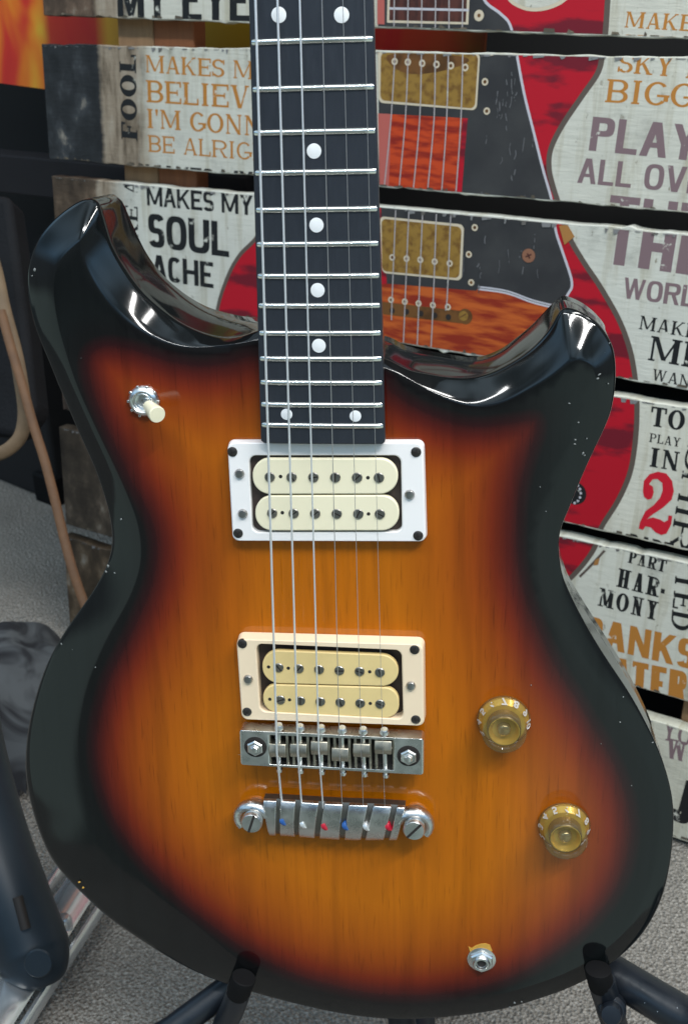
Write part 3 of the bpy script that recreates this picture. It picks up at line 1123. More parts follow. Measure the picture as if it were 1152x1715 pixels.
def glyph(ch, w, T, Nn, sf):
    P = []
    s = .085 if sf else 0.0
    sh = .075

    def rect(x0, y0, x1, y1):
        P.append([(x0, y0), (x1, y0), (x1, y1), (x0, y1)])

    def stem(x, y0=0., y1=1., t=T, b=True, tp=True):
        rect(x - t / 2, y0, x + t / 2, y1)
        if sf:
            if b:
                rect(x - t / 2 - s, y0, x + t / 2 + s, y0 + sh)
            if tp:
                rect(x - t / 2 - s, y1 - sh, x + t / 2 + s, y1)

    def diag(x0, y0, x1, y1, t, b=False, tp=False):
        P.append([(x0 - t / 2, y0), (x0 + t / 2, y0), (x1 + t / 2, y1), (x1 - t / 2, y1)])
        if sf:
            if b:
                rect(x0 - t / 2 - s * .8, y0, x0 + t / 2 + s * .8, y0 + sh)
            if tp:
                rect(x1 - t / 2 - s * .8, y1 - sh, x1 + t / 2 + s * .8, y1)

    def arc(cx, cy, rx, ry, a0, a1, ts=T, tt=Nn, n=None):
        e = 2 / (2.0 if sf else 2.9)
        k = max(6, int(abs(a1 - a0) / 9))

        def pt(a, rx_, ry_):
            c_, s_ = math.cos(math.radians(a)), math.sin(math.radians(a))
            return (cx + rx_ * math.copysign(abs(c_) ** e, c_), cy + ry_ * math.copysign(abs(s_) ** e, s_))
        o_ = [pt(a0 + (a1 - a0) * i / k, rx, ry) for i in range(k + 1)]
        i_ = [pt(a0 + (a1 - a0) * i / k, max(rx - ts, .01), max(ry - tt, .01)) for i in range(k + 1)]
        for i in range(k):
            P.append([o_[i], o_[i + 1], i_[i + 1], i_[i]])
    xl, xr = s + T / 2, w - s - T / 2
    th = Nn
    if ch == 'I':
        stem(w / 2)
    elif ch == 'L':
        stem(xl)
        rect(xl, 0, w, th)
        if sf:
            rect(w - Nn, 0, w, .30)
    elif ch in 'EF':
        stem(xl)
        rect(xl, 1 - th, w, 1)
        rect(xl, .5 - th / 2, w * .80, .5 + th / 2)
        if ch == 'E':
            rect(xl, 0, w, th)
        if sf:
            rect(w - Nn, .74, w, 1)
            rect(w * .80 - Nn * .8, .37, w * .80, .63)
            if ch == 'E':
                rect(w - Nn, 0, w, .27)
    elif ch == 'H':
        stem(xl)
        stem(xr)
        rect(xl, .5 - th / 2, xr, .5 + th / 2)
    elif ch == 'T':
        stem(w / 2, tp=False)
        rect(0, 1 - th, w, 1)
        if sf:
            rect(0, .70, Nn, 1)
            rect(w - Nn, .70, w, 1)
    elif ch in 'OCG':
        if ch == 'O':
            arc(w / 2, .5, w / 2, .5, 0, 360)
        else:
            arc(w / 2, .5, w / 2, .5, 42, 318)
            if ch == 'G':
                rect(w - T, .18, w, .46)
                rect(w * .52, .46 - th, w + s * .5, .46)
            elif sf:
                rect(w - Nn * 1.2, .66, w, .97)
    elif ch == 'D':
        stem(xl, b=False, tp=False)
        if sf:
            rect(0, 0, xl, sh)
            rect(0, 1 - sh, xl, 1)
        c_ = max(xl, w * .42)
        rect(xl, 0, c_, th)
        rect(xl, 1 - th, c_, 1)
        arc(c_, .5, w - c_, .5, -90, 90)
    elif ch in 'PRB':
        stem(xl, b=(ch != 'B'), tp=False)
        if sf:
            rect(0, 1 - sh, xl, 1)
            if ch == 'B':
                rect(0, 0, xl, sh)
        ry = .25 + th / 4 if ch == 'B' else .28
        c_ = max(xl, w * .55)
        top_c = 1 - ry
        wr = w if ch != 'B' else w * .96
        rect(xl, 1 - th, c_, 1)
        rect(xl, 1 - 2 * ry, c_, 1 - 2 * ry + th)
        arc(c_, top_c, wr - c_, ry, -90, 90)
        if ch == 'B':
            rect(xl, 0, c_, th)
            arc(c_, ry, w - c_, ry, -90, 90)
        if ch == 'R':
            diag(w - T / 2 - s * .2, 0, w * .58, .46, T, b=sf)
    elif ch == 'A':
        ap = w / 2
        diag(xl * .9, 0, ap - (T * .1), 1, Nn if sf else T, b=True)
        diag(xr + s * .1, 0, ap + (T * .1), 1, T, b=True)
        rect(w * .25, .26, w * .75, .26 + th * .9)
    elif ch == 'V':
        diag(w / 2 - T * .1, 0, xl, 1, T, tp=True)
        diag(w / 2 + T * .1, 0, xr, 1, Nn if sf else T, tp=True)
    elif ch == 'W':
        diag(w * .30, 0, xl, 1, T * .9, tp=True)
        diag(w * .30, 0, w * .5, 1, Nn if sf else T * .8)
        diag(w * .70, 0, w * .5, 1, T * .9, tp=sf)
        diag(w * .70, 0, xr, 1, Nn if sf else T * .8, tp=True)
    elif ch == 'M':
        tt = Nn if sf else T * .9
        stem(xl - (T - tt) / 2, t=tt)
        stem(xr)
        diag(w / 2, .08, xl, 1, T * .85)
        diag(w / 2, .08, xr, 1, Nn if sf else T * .85)
    elif ch == 'N':
        tt = Nn if sf else T * .9
        stem(xl, t=tt)
        stem(xr, t=tt, b=False)
        diag(xr, 0, xl, 1, T)
    elif ch == 'K':
        stem(xl)
        diag(xl, .34, xr, 1, Nn * 1.2 if sf else T, tp=True)
        diag(xr, 0, w * .42, .56, T, b=True)
    elif ch == 'Y':
        stem(w / 2, 0, .48, tp=False)
        diag(w / 2, .42, xl, 1, T, tp=True)
        diag(w / 2, .42, xr, 1, Nn * 1.2 if sf else T, tp=True)
    elif ch == 'U':
        t2 = Nn if sf else T
        rx = w / 2 - s
        stem(xl, .32, 1, b=False)
        stem(w - s - t2 / 2, .32, 1, t=t2, b=False)
        arc(w / 2, .34, rx, .34, 180, 360)
    elif ch == 'J':
        stem(xr, .26, 1, b=False)
        arc(w * .42, .27, w - s - w * .42, .27, 180, 360)
    elif ch == 'S':
        ry = .25 + th / 4
        arc(w / 2, 1 - ry, w / 2, ry, 22, 270)
        arc(w / 2, ry, w / 2, ry, 90, -158)
        if sf:
            rect(w - Nn * 1.1, .70, w, .97)
            rect(0, .03, Nn * 1.1, .30)
    elif ch == "'":
        P.append([(0, 1), (T, 1), (T * .7, .66), (T * .3, .66)])
    elif ch == '-':
        rect(.02, .26, w - .02, .26 + T * 1.2)
    return P


def lettering(key, s, bl, br, cap, m, sf=True, T=.215, Nn=.095, gap=.09, vert=False, xoff=None):
    """words on one plank. bl/br: pixels of the baseline ends, cap: pixel on the cap line above bl; vert: 'up' or 'down'"""
    a, b, c = np.array(SL(*bl)), np.array(SL(*br)), np.array(SL(*cap))
    d = b - a
    width = np.linalg.norm(d)
    ex = d / width
    ey = np.array([-ex[1], ex[0]])
    h = abs((c - a) @ ey)
    if vert == 'down':
        pass
    tot = sum(WID[ch] for ch in s)
    gp = gap * (len(s) - 1)
    cw = max(.2, (width / h - gp) / tot)
    x = 0
    polys = []
    for ch in s:
        w = WID[ch] * cw
        if ch != ' ':
            for q in glyph(ch, w, T, Nn, sf):
                polys.append([tuple(a + ex * (x + qx) * h + ey * qy * h) for qx, qy in q])
        x += w + gap
    return place_print('lettering', key, polys, M[m], .00004 + .00003 * planks[key].setdefault('words', 0))


SN = dict(sf=False, T=.21, Nn=.165, gap=.075)
# plank A
lettering('A', 'MY EYES', (198, 32), (455, 40), (196, -42), 'ink_black', **SN)
lettering('A', 'MAKES', (1045, 46), (1182, 54), (1047, 19), 'ink_orange')
lettering('A', 'SKY IS', (1036, 88), (1190, 97), (1038, 57), 'ink_orange')
# plank B
lettering('B', 'FOOL', (231, 236), (228, 92), (204, 236), 'ink_black', T=.30, Nn=.11, gap=.09)
lettering('B', 'MAKES ME', (245, 121), (450, 135), (246, 92), 'ink_orange')
lettering('B', 'BELIEVE', (246, 171), (452, 185), (246, 134), 'ink_orange')
lettering('B', "I'M GONNA", (246, 214), (470, 231), (246, 182), 'ink_orange')
lettering('B', 'BE ALRIGHT', (249, 254), (478, 273), (249, 226), 'ink_orange', T=.17)
lettering('B', 'MAKES MY', (246, 312), (424, 327), (246, 275), 'ink_black', **SN)
lettering('B', 'SKY IS', (1033, 121), (1190, 134), (1036, 88), 'ink_orange')
lettering('B', 'BIGGER', (1012, 171), (1250, 187), (1015, 132), 'ink_orange', T=.21)
lettering('B', 'PLAY', (985, 252), (1165, 270), (989, 195), 'ink_mauve', sf=False, T=.24, Nn=.17, gap=.10)
lettering('B', 'ALL OVER', (966, 306), (1215, 330), (969, 264), 'ink_mauve', sf=False, T=.21, Nn=.15, gap=.09)
lettering('B', 'THE', (1014, 388), (1180, 408), (1018, 326), 'ink_mauve', sf=False, T=.26, Nn=.20, gap=.10)
# plank C
lettering('C', 'MAKES MY', (247, 344), (424, 361), (247, 312), 'ink_black', **SN)
lettering('C', 'SOUL', (250, 413), (384, 431), (250, 357), 'ink_black', sf=False, T=.225, Nn=.175, gap=.07)
lettering('C', 'ACHE', (256, 468), (358, 483), (256, 426), 'ink_black', sf=False, T=.215, Nn=.165, gap=.07)
lettering('C', 'LIKE A', (233, 446), (230, 300), (212, 446), 'ink_black', T=.22, gap=.09)
lettering('C', 'THE', (1011, 441), (1178, 464), (1017, 366), 'ink_mauve', sf=False, T=.26, Nn=.20, gap=.10)
lettering('C', 'WORLD', (1041, 499), (1190, 519), (1043, 464), 'ink_mauve', sf=False, T=.20, Nn=.15, gap=.08)
lettering('C', 'MAKES', (1069, 551), (1185, 571), (1071, 528), 'ink_black', T=.19)
lettering('C', 'ME', (1084, 603), (1176, 619), (1089, 562), 'ink_black', T=.23)
lettering('C', 'WANT', (1090, 636), (1172, 652), (1091, 617), 'ink_black', T=.17)
# plank D
lettering('D', 'TO', (1087, 713), (1144, 722), (1088, 680), 'ink_black', T=.23)
lettering('D', 'PLAY', (1086, 740), (1138, 749), (1087, 725), 'ink_black', T=.17)
lettering('D', 'IN', (1086, 781), (1136, 790), (1090, 749), 'ink_black', T=.23)
two = [(205, 930), (215, 830), (270, 765), (350, 742), (430, 760), (485, 830), (502, 930), (480, 1010), (400, 1085), (300, 1150), (240, 1198), (300, 1178), (370, 1200), (410, 1225), (445, 1205),
       (450, 1160), (487, 1165), (475, 1250), (430, 1335), (380, 1348), (330, 1325), (280, 1275), (230, 1265), (205, 1300), (165, 1285), (180, 1220), (230, 1120), (310, 1060), (370, 990), (395, 920),
       (390, 850), (345, 812), (300, 815), (265, 860), (300, 885), (310, 940), (290, 1000), (250, 1010), (215, 980)]
place_print('lettering', 'D', [px(*[(1040 + x * .175, 660 + y * .175) for x, y in two])], M['ink_red'])
lettering('D', 'PART', (1050, 926), (1122, 944), (1055, 893), 'ink_black', T=.20)
lettering('D', 'SHIRTED', (1150, 745), (1096, 1050), (1186, 752), 'ink_black', T=.24, gap=.09)
# plank E
lettering('E', 'PART', (1050, 942), (1113, 959), (1054, 922), 'ink_black', T=.21)
lettering('E', 'HAR-', (1031, 982), (1111, 1003), (1035, 951), 'ink_black', T=.20)
lettering('E', 'MONY', (1000, 1014), (1100, 1040), (1005, 984), 'ink_black', T=.20)
lettering('E', 'BANKS', (976, 1077), (1160, 1122), (984, 1031), 'ink_orange', sf=False, T=.22, Nn=.17, gap=.08)
lettering('E', 'WATER', (980, 1146), (1146, 1183), (988, 1092), 'ink_orange', sf=False, T=.22, Nn=.17, gap=.08)
lettering('E', 'TED', (1131, 955), (1122, 1052), (1166, 960), 'ink_black', T=.24, gap=.09)
# plank F
lettering('F', 'YOU', (1108, 1238), (1180, 1258), (1113, 1208), 'ink_mauve', T=.14)
lettering('F', 'WANT', (1113, 1268), (1240, 1300), (1119, 1236), 'ink_mauve', T=.20)
lettering('F', 'J', (1122, 1372), (1152, 1384), (1132, 1300), 'ink_black', sf=False, T=.26, Nn=.2)

for k in planks:
    for nm_, qs, mt in planks[k]['late']:
        place_print(nm_, k, qs, M[mt])

# battens behind the slats
v_top = planks['A']['ft'](0) + .02
for (xa, xb), m in (((190, 247), 'batten_light'), ((248, 312), 'batten_dark'), ((1136, 1215), 'batten_light')):
    ua = SL(xa, 280)[0] if xb < 600 else SL(xa, 1190)[0]
    ub = SL(xb, 280)[0] if xb < 600 else SL(xb, 1190)[0]
    bm = new()
    box(bm, ((ua + ub) / 2, v_top / 2 + .004, -TH - .0105), (ub - ua, v_top - .006, .018))
    obj('batten', bm, M[m], sign, smooth=False, bevel=.001, seg=1)

# ------------------------------------------------------------------ flame poster and dark things behind on the left
pz = -.10
pb = [S(-60, 131, pz), (S(-60, 131, pz)[0] + .95, S(-60, 131, pz)[1] - .055)]
bm = new()
u0, v0 = pb[0]
u1, v1 = pb[1]
dx = Vector((u1 - u0, v1 - v0)).normalized()
ux = S(812, 60, pz)[0]
L_ = (ux - u0)
h_ = .42
prism(bm, [(0, 0), (L_, dx.y / dx.x * L_), (L_, h_), (0, h_)], -.004, 0)
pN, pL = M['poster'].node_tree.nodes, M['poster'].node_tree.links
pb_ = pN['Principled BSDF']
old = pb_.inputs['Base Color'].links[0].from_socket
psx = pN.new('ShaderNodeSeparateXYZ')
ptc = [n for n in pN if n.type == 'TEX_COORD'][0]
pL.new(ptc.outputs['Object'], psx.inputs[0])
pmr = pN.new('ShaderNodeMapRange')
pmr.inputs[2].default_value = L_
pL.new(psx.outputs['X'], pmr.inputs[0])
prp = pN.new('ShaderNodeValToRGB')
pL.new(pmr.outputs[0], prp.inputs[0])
pst_ = [(70, (.50, .14, .015)), (80, (.34, .010, .010)), (160, (.36, .012, .010)), (182, (.50, .28, .02)), (300, (.30, .10, .01)), (320, (.22, .17, .012)), (430, (.20, .15, .012)), (560, (.25, .02, .01)), (640, (.30, .012, .012)), (740, (.20, .006, .008)), (800, (.02, .002, .002))]  # fade to black at the right end paints in the sign's shadow
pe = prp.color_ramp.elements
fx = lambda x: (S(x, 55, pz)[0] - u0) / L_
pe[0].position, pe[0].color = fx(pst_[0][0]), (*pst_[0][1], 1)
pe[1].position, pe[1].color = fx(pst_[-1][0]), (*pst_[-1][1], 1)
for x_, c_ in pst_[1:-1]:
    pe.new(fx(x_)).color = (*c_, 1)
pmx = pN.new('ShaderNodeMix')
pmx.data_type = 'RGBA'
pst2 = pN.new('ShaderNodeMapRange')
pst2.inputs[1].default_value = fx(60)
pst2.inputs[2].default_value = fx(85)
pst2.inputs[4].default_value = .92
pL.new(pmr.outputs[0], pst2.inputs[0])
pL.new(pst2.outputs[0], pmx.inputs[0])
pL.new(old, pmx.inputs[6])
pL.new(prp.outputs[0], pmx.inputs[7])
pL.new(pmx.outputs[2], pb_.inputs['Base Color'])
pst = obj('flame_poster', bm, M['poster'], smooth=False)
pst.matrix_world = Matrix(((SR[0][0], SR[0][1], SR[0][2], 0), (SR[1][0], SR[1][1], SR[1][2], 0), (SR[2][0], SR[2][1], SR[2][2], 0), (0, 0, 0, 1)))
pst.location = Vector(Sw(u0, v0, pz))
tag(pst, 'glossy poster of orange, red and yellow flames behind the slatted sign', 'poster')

# black display cabinet the sign leans against
bm = new()
ca, cb = Sw(S(165, 900)[0], SO[1], -.078), Sw(UR + SO[0], SO[1], -.078)
ca, cb = Vector((ca[0], ca[1], 0)), Vector((cb[0], cb[1], 0))
dc = (cb - ca).normalized()
nc = Vector((-dc.y, dc.x, 0))
rotk = Matrix((dc, nc, Vector((0, 0, 1)))).transposed()
box(bm, (ca + cb) / 2 + nc * .125 + Vector((0, 0, .19)), ((cb - ca).length, .25, .38), rotk)
tag(obj('display_cabinet', bm, M['wall'], smooth=False, bevel=.003), 'low black display cabinet standing directly behind the slatted sign', 'cabinet')

# dark shelf board
bm = new()
a, b = Vector(at(-160, 232, 1.36)), Vector(at(420, 330, 1.36 - .36))
a, b = Vector(Sw(S(-200, 262, -.14)[0], S(-200, 262, -.14)[1], -.14)), Vector(Sw(S(430, 330, -.14)[0], S(430, 330, -.14)[1], -.14))
b.z = a.z
mid = (a + b) / 2
d = (b - a).normalized()
rotb = Matrix((d, Vector((-d.y, d.x, 0)), Vector((0, 0, 1)))).transposed()
ln = (b - a).length
zt = Sw(*S(0, 253, -.14), -.14)[2]
zb = Sw(*S(0, 318, -.14), -.14)[2]
box(bm, (mid.x, mid.y, (zt + zb) / 2), (ln, .03, zt - zb), rotb)
obj_shelf = tag(obj('shelf_board', bm, M['grey_shelf'], smooth=False, bevel=.002), 'plain dark grey shelf board running behind the left of the sign', 'shelf')

# black cabinet on the floor at the far left
cb0, cb1 = Vector(floor_at(-160, 742)), Vector(floor_at(101, 846))
dcb = (cb1 - cb0).normalized()
ncb = Vector((-dcb.y, dcb.x, 0))
cab = thing('speaker_cabinet', 'black vinyl speaker cabinet at far left beside the hanging straps', 'speaker cabinet', (cb0 + cb1) / 2)
rotc = Matrix((dcb, ncb, Vector((0, 0, 1)))).transposed()
wcab = (cb1 - cb0).length
bm = new()
box(bm, ncb * .14 + Vector((0, 0, .16)), (wcab, .28, .32), rotc)
obj('cabinet_body', bm, M['black_vinyl'], cab, bevel=.006, seg=3)
bm = new()
box(bm, dcb * (wcab / 2 - .02) + ncb * .006 + Vector((0, 0, .02)), (.045, .03, .045), rotc)
obj('corner_guard', bm, M['rubber'], cab, bevel=.004)

# charcoal bag leaning at the left edge
bm = new()
q = [at(-70, 322, 1.02), at(17, 326, 1.0), at(30, 420, .99), at(48, 560, .98), at(62, 690, .97), at(30, 735, .97), at(-70, 720, .99)]
nb = Vector(MCW @ np.array([0, 0, 1.0]))
fa = [bm.verts.new(Vector(p)) for p in q]
fb_ = [bm.verts.new(Vector(p) + nb * .05) for p in q]
bm.faces.new(fa)
bm.faces.new(fb_[::-1])
for i in range(len(q)):
    j = (i + 1) % len(q)
    bm.faces.new((fa[i], fa[j], fb_[j], fb_[i]))
tag(obj('gig_bag', bm, M['gig'], bevel=.008, seg=3), 'charcoal nylon bag leaning at the left edge behind the straps', 'bag')

# leather straps hanging at the left
bm = new()
p_ = [at(x, y, d) for x, y, d in [(-22, 400, .93), (-6, 455, .92), (8, 520, .91), (26, 588, .905), (36, 640, .90), (42, 690, .90), (36, 728, .90), (18, 750, .90), (-6, 762, .90), (-40, 768, .90)]]
tube(bm, spline(p_, 6), .0056, 12, flat=.45)
tag(obj('leather_strap', bm, M['beige']), 'wide pale leather strap hanging in a loop at the left edge', 'strap', 'leather straps at the left')
bm = new()
p_ = [at(x, y, d) for x, y, d in [(2, 520, .90), (20, 585, .893), (38, 645, .888), (56, 710, .885), (75, 770, .882), (92, 835, .88), (110, 910, .878), (124, 960, .876), (142, 1012, .875), (168, 1080, .87)]]
tube(bm, spline(p_, 6), .0038, 10, flat=.5)
tag(obj('leather_strap', bm, M['tan']), 'long thin tan leather cord falling behind the guitar waist', 'strap', 'leather straps at the left')

# crumpled patterned cloth on the floor
bm = new()
c0 = Vector(floor_at(-20, 1215))
nx, ny = 46, 40
grid = []
ph = rng.uniform(0, 6.28, 8)
for j in range(ny):
    row = []
    for i in range(nx):
        u, v = i / (nx - 1) * 2 - 1, j / (ny - 1) * 2 - 1
        r = math.hypot(u, v)
        hgt = max(0.0, 1 - r ** 2.2) ** .6 * .075
        w_ = .0055 * (math.sin(9 * u + 4 * math.sin(3 * v + ph[0]) + ph[1]) * .6 + math.sin(11 * v + 5 * math.sin(2.4 * u + ph[2])) * .5) * max(0, 1 - r) ** .3
        ang = math.atan2(v, u)
        k = 1 + .10 * math.sin(3 * ang + ph[3]) + .06 * math.sin(7 * ang + ph[4])
        row.append(bm.verts.new(c0 + Vector((u * .12 * k, v * .13 * k, .004 + max(0, hgt + w_)))))
    grid.append(row)
for j in range(ny - 1):
    for i in range(nx - 1):
        uu, vv = (i + .5) / (nx - 1) * 2 - 1, (j + .5) / (ny - 1) * 2 - 1
        if math.hypot(uu, vv) < 1.0:
            bm.faces.new((grid[j][i], grid[j][i + 1], grid[j + 1][i + 1], grid[j + 1][i]))
bmesh.ops.delete(bm, geom=[v for v in bm.verts if not v.link_faces], context='VERTS')
o = obj('crumpled_cloth', bm, M['cloth'])
tag(o, 'crumpled grey and black patterned cloth on the carpet at left', 'cloth')

# chrome stand hardware lying on the carpet, bottom left
ch = thing('chrome_stand_leg', 'bright chrome double braced stand leg low at the bottom left', 'stand leg', floor_at(60, 1620))
ro = Vector(ch.location)
for k, (xa, ya, xb, yb, w_, hh) in enumerate([(150, 1462, -40, 1755, .0150, .030), (182, 1500, -10, 1800, .0035, .022), (108, 1446, -70, 1715, .004, .024)]):
    A, B = Vector(floor_at(xa, ya, hh)), Vector(floor_at(xb, yb, hh))
    bm = new()
    d = (B - A).normalized()
    sd = Vector((-d.y, d.x, 0))
    n_ = 5
    sect = [(-w_, 0), (-w_ * .8, .004), (-w_ * .3, .0058), (w_ * .3, .0058), (w_ * .8, .004), (w_, 0), (w_ * .8, -.004), (-w_ * .8, -.004)]
    ra = [bm.verts.new(A - ro + sd * s_[0] + Vector((0, 0, s_[1]))) for s_ in sect]
    rb = [bm.verts.new(B - ro + sd * s_[0] + Vector((0, 0, s_[1]))) for s_ in sect]
    m_ = len(sect)
    for i in range(m_):
        bm.faces.new((ra[i], ra[(i + 1) % m_], rb[(i + 1) % m_], rb[i]))
    bm.faces.new(ra)
    bm.faces.new(rb[::-1])
    obj('brace_bar', bm, M['mirror'], ch)
bm = new()
lathe(bm, Vector(floor_at(108, 1545, .036)) - ro, [(.006, -.006), (.006, .003), (.004, .006), (0, .0065)], (0, 0, 1), 20)
obj('rivet', bm, M['mirror'], ch)
for xa, ya in ((150, 1462), (-40, 1755)):
    bm = new()
    p = Vector(floor_at(xa, ya, 0)) - ro
    lathe(bm, (p.x, p.y, .0005), [(.008, 0), (.008, .026)], (0, 0, 1), 16)
    obj('rubber_foot', bm, M['rubber'], ch)

# dark rounded plastic leg in front of it
pl_ = thing('plastic_leg', 'thick slate blue plastic leg with a rounded end at bottom left', 'stand leg', at(70, 1600, .80))
ro = Vector(pl_.location)
bm = new()
path = [at(-70, 1150, .83), at(-52, 1260, .82), at(-18, 1390, .81), at(20, 1500, .80), at(52, 1585, .795), at(66, 1622, .79), at(70, 1640, .79), at(72, 1650, .79)]
sp = [Vector(p) - ro for p in spline(path, 6)]
rad = []
for i in range(len(sp)):
    dist = (sp[-1] - sp[i]).length
    R0 = .0262
    rad.append(R0 if dist > R0 else max(.002, math.sqrt(max(0, R0 ** 2 - (R0 - dist) ** 2))))
tube(bm, sp, rad, 28)
obj('leg_shell', bm, M['foam'], pl_)
vd = Vector(MCW @ np.array([0, 0, -1.0]))
bm = new()
lathe(bm, Vector(at(66, 1612, .7655)) - ro, [(.0, 0), (.0092, 0), (.0100, .0012), (.0090, .0024), (.0, .0028)], vd, 24)
obj('end_screw', bm, M['foam'], pl_)
bm = new()
tube(bm, [Vector(at(30, 1502, .775)) - ro, Vector(at(44, 1556, .771)) - ro], .0035, 10)
obj('slot', bm, M['hole'], pl_)
bm = new()
A = Vector(floor_at(-75, 1140, 0)) - ro
tube(bm, [sp[0], sp[0] * .5 + A * .5, A + Vector((0, 0, .002))], [.024, .02, .018], 20)
obj('leg_post', bm, M['foam'], pl_)

# ------------------------------------------------------------------ THE GUITAR
GR = np.stack([MCW @ RG[:, 0], -(MCW @ RG[:, 1]), MCW @ RG[:, 2]], 1)
gt = thing('electric_guitar', 'glossy three colour sunburst electric guitar with two cream humbuckers on a stand', 'guitar', Gw((0, 0, 0)), GR)

mm = .001
ZB = -44 * mm
# (face crease px, edge px, edge depth mm, back px or None)
LOOP = [
    ((438, 567), (440, 549), 4, (440, 533)), ((407, 576), (412, 563), 5, (402, 527)), ((371, 578), (379, 567), 7, (380, 521)), ((339, 583), (347, 561), 8, (351, 513)), ((303, 582), (319, 550), 9, (319, 496)),
    ((272, 574), (290, 534), 10, (285, 471)), ((240, 558), (262, 512), 10, (258, 443)), ((208, 536), (236, 488), 10, (240, 416)), ((176, 504), (212, 454), 10, (228, 392)), ((148, 460), (194, 424), 10, (219, 372)),
    ((134, 424), (182, 395), 10, (211, 353)), ((134, 404), (174, 366), 10, (204, 337)), ((133, 405), (168, 345), 10, (197, 323)), ((131, 407), (158, 333), 11, (185, 325)), ((128, 410), (140, 333), 12, None),
    ((121, 417), (117, 346), 12, None), ((110, 428), (87, 370), 11, None), ((99, 444), (64, 398), 10, None), ((93, 462), (49, 435), 9, None), ((92, 490), (45, 472), 8, None), ((95, 522), (49, 510), 7, None),
    ((104, 562), (60, 555), 6, None), ((117, 605), (79, 598), 6, None), ((131, 648), (96, 641), 6, None), ((155, 700), (119, 695), 6, None), ((178, 748), (139, 742), 6, None), ((199, 790), (159, 785), 6, None),
    ((217, 830), (174, 830), 6, None), ((233, 868), (184, 866), 6, None), ((240, 900), (188, 898), 6, None), ((241, 936), (186, 926), 7, None), ((236, 968), (176, 955), 7, None), ((220, 1012), (155, 993), 7, None),
    ((199, 1049), (126, 1033), 7, None), ((184, 1080), (103, 1067), 7, None), ((168, 1120), (82, 1104), 7, None), ((156, 1150), (66, 1146), 7, None), ((148, 1190), (52, 1195), 7, None), ((143, 1240), (43, 1246), 7, None),
    ((148, 1290), (42, 1296), 7, None), ((158, 1340), (48, 1336), 7, None), ((175, 1368), (60, 1380), 7, None), ((198, 1402), (76, 1422), 6, None), ((224, 1438), (94, 1453), 6, None), ((252, 1474), (122, 1482), 5, None),
    ((280, 1502), (152, 1513), 5, None), ((312, 1528), (192, 1547), 4, None), ((345, 1555), (240, 1579), 4, None), ((376, 1588), (287, 1609), 3.5, None), ((406, 1612), (331, 1631), 3, None), ((440, 1632), (375, 1648), 3, None),
    ((480, 1648), (431, 1665), 2.5, None), ((530, 1663), (490, 1681), 2.5, None), ((590, 1676), (560, 1697), 2.5, None), ((645, 1683), (625, 1706), 2.5, None), ((692, 1685), (680, 1708), 2.5, None), ((738, 1682), (733, 1706), 2.5, None),
    ((788, 1676), (791, 1699), 2.5, None), ((842, 1665), (850, 1690), 2.5, None), ((890, 1650), (901, 1674), 2.5, None), ((928, 1637), (942, 1660), 2.5, None), ((966, 1620), (983, 1642), 2.5, None), ((1003, 1596), (1024, 1615), 2.5, None),
    ((1033, 1570), (1057, 1586), 2.5, None), ((1057, 1541), (1083, 1556), 2.5, None), ((1078, 1501), (1106, 1513), 2.5, None), ((1091, 1462), (1118, 1470), 2.5, None), ((1098, 1420), (1125, 1425), 2.5, None),
    ((1101, 1380), (1128, 1380), 2.5, None), ((1099, 1342), (1127, 1345), 2.5, None), ((1092, 1307), (1120, 1309), 2.5, None), ((1076, 1270), (1107, 1268), 2.5, None), ((1056, 1238), (1091, 1231), 3, (1081, 1186)),
    ((1036, 1206), (1073, 1196), 3, (1063, 1146)), ((1010, 1166), (1049, 1154), 3, (1040, 1105)), ((970, 1110), (1010, 1098), 3, (1001, 1044)), ((940, 1064), (975, 1038), 3, (972, 997)), ((917, 1020), (951, 989), 3, (952, 966)),
    ((905, 985), (940, 961), 3, (942, 940)), ((899, 945), (936, 930), 3, None), ((898, 910), (935, 905), 3, None), ((903, 878), (941, 878), 3, None), ((916, 850), (951, 857), 3, None), ((936, 803), (970, 808), 3, None),
    ((958, 754), (990, 763), 3, None), ((976, 712), (1009, 724), 3.5, None), ((990, 678), (1024, 689), 4, None), ((997, 645), (1030, 647), 5, None), ((996, 624), (1031, 614), 6, None), ((988, 612), (1028, 588), 7, None),
    ((978, 606), (1021, 569), 8, None), ((970, 604), (1011, 553), 9, (1016, 549)), ((964, 604), (999, 539), 9, (1005, 533)), ((959, 606), (985, 529), 10, (990, 517)), ((956, 608), (971, 522), 10, (972, 504)), ((954, 610), (955, 516), 10, (952, 495)),
    ((952, 612), (942, 517), 10, (939, 493)), ((947, 616), (934, 526), 10, (933, 499)), ((927, 630), (922, 549), 10, (918, 514)), ((906, 643), (905, 570), 10, (902, 532)), ((886, 653), (887, 587), 10, (886, 547)), ((860, 668), (866, 602), 10, (864, 564)),
    ((840, 676), (848, 612), 10, (846, 578)), ((818, 682), (825, 624), 10, (822, 590)), ((793, 682), (800, 631), 10, (798, 597)), ((767, 677), (778, 634), 9, (775, 595)), ((747, 669), (745, 632), 8, (745, 589)),
    ((724, 658), (718, 627), 7, (718, 585)), ((703, 646), (695, 623), 6, (695, 580)), ((684, 635), (680, 617), 5, (680, 576)), ((668, 627), (668, 612), 4, (667, 571)), ((650, 618), (650, 602), 4, (655, 560)),
    ((600, 604), (600, 586), 4, (600, 552)), ((540, 590), (540, 571), 4, (540, 545)), ((480, 577), (480, 559), 4, (480, 539)),
]
F3, E3, B3 = [], [], []
for f_, e_, zd, b_ in LOOP:
    F3.append(G(*f_, 0.0))
    e = G(*e_, -zd * mm)
    E3.append(e)
    B3.append(G(*b_, ZB) if b_ else (e[0], e[1], ZB))
SUB = 4
F3 = spline(F3, SUB, True)
E3 = spline(E3, SUB, True)
B3 = spline(B3, SUB, True)
NV = len(F3)


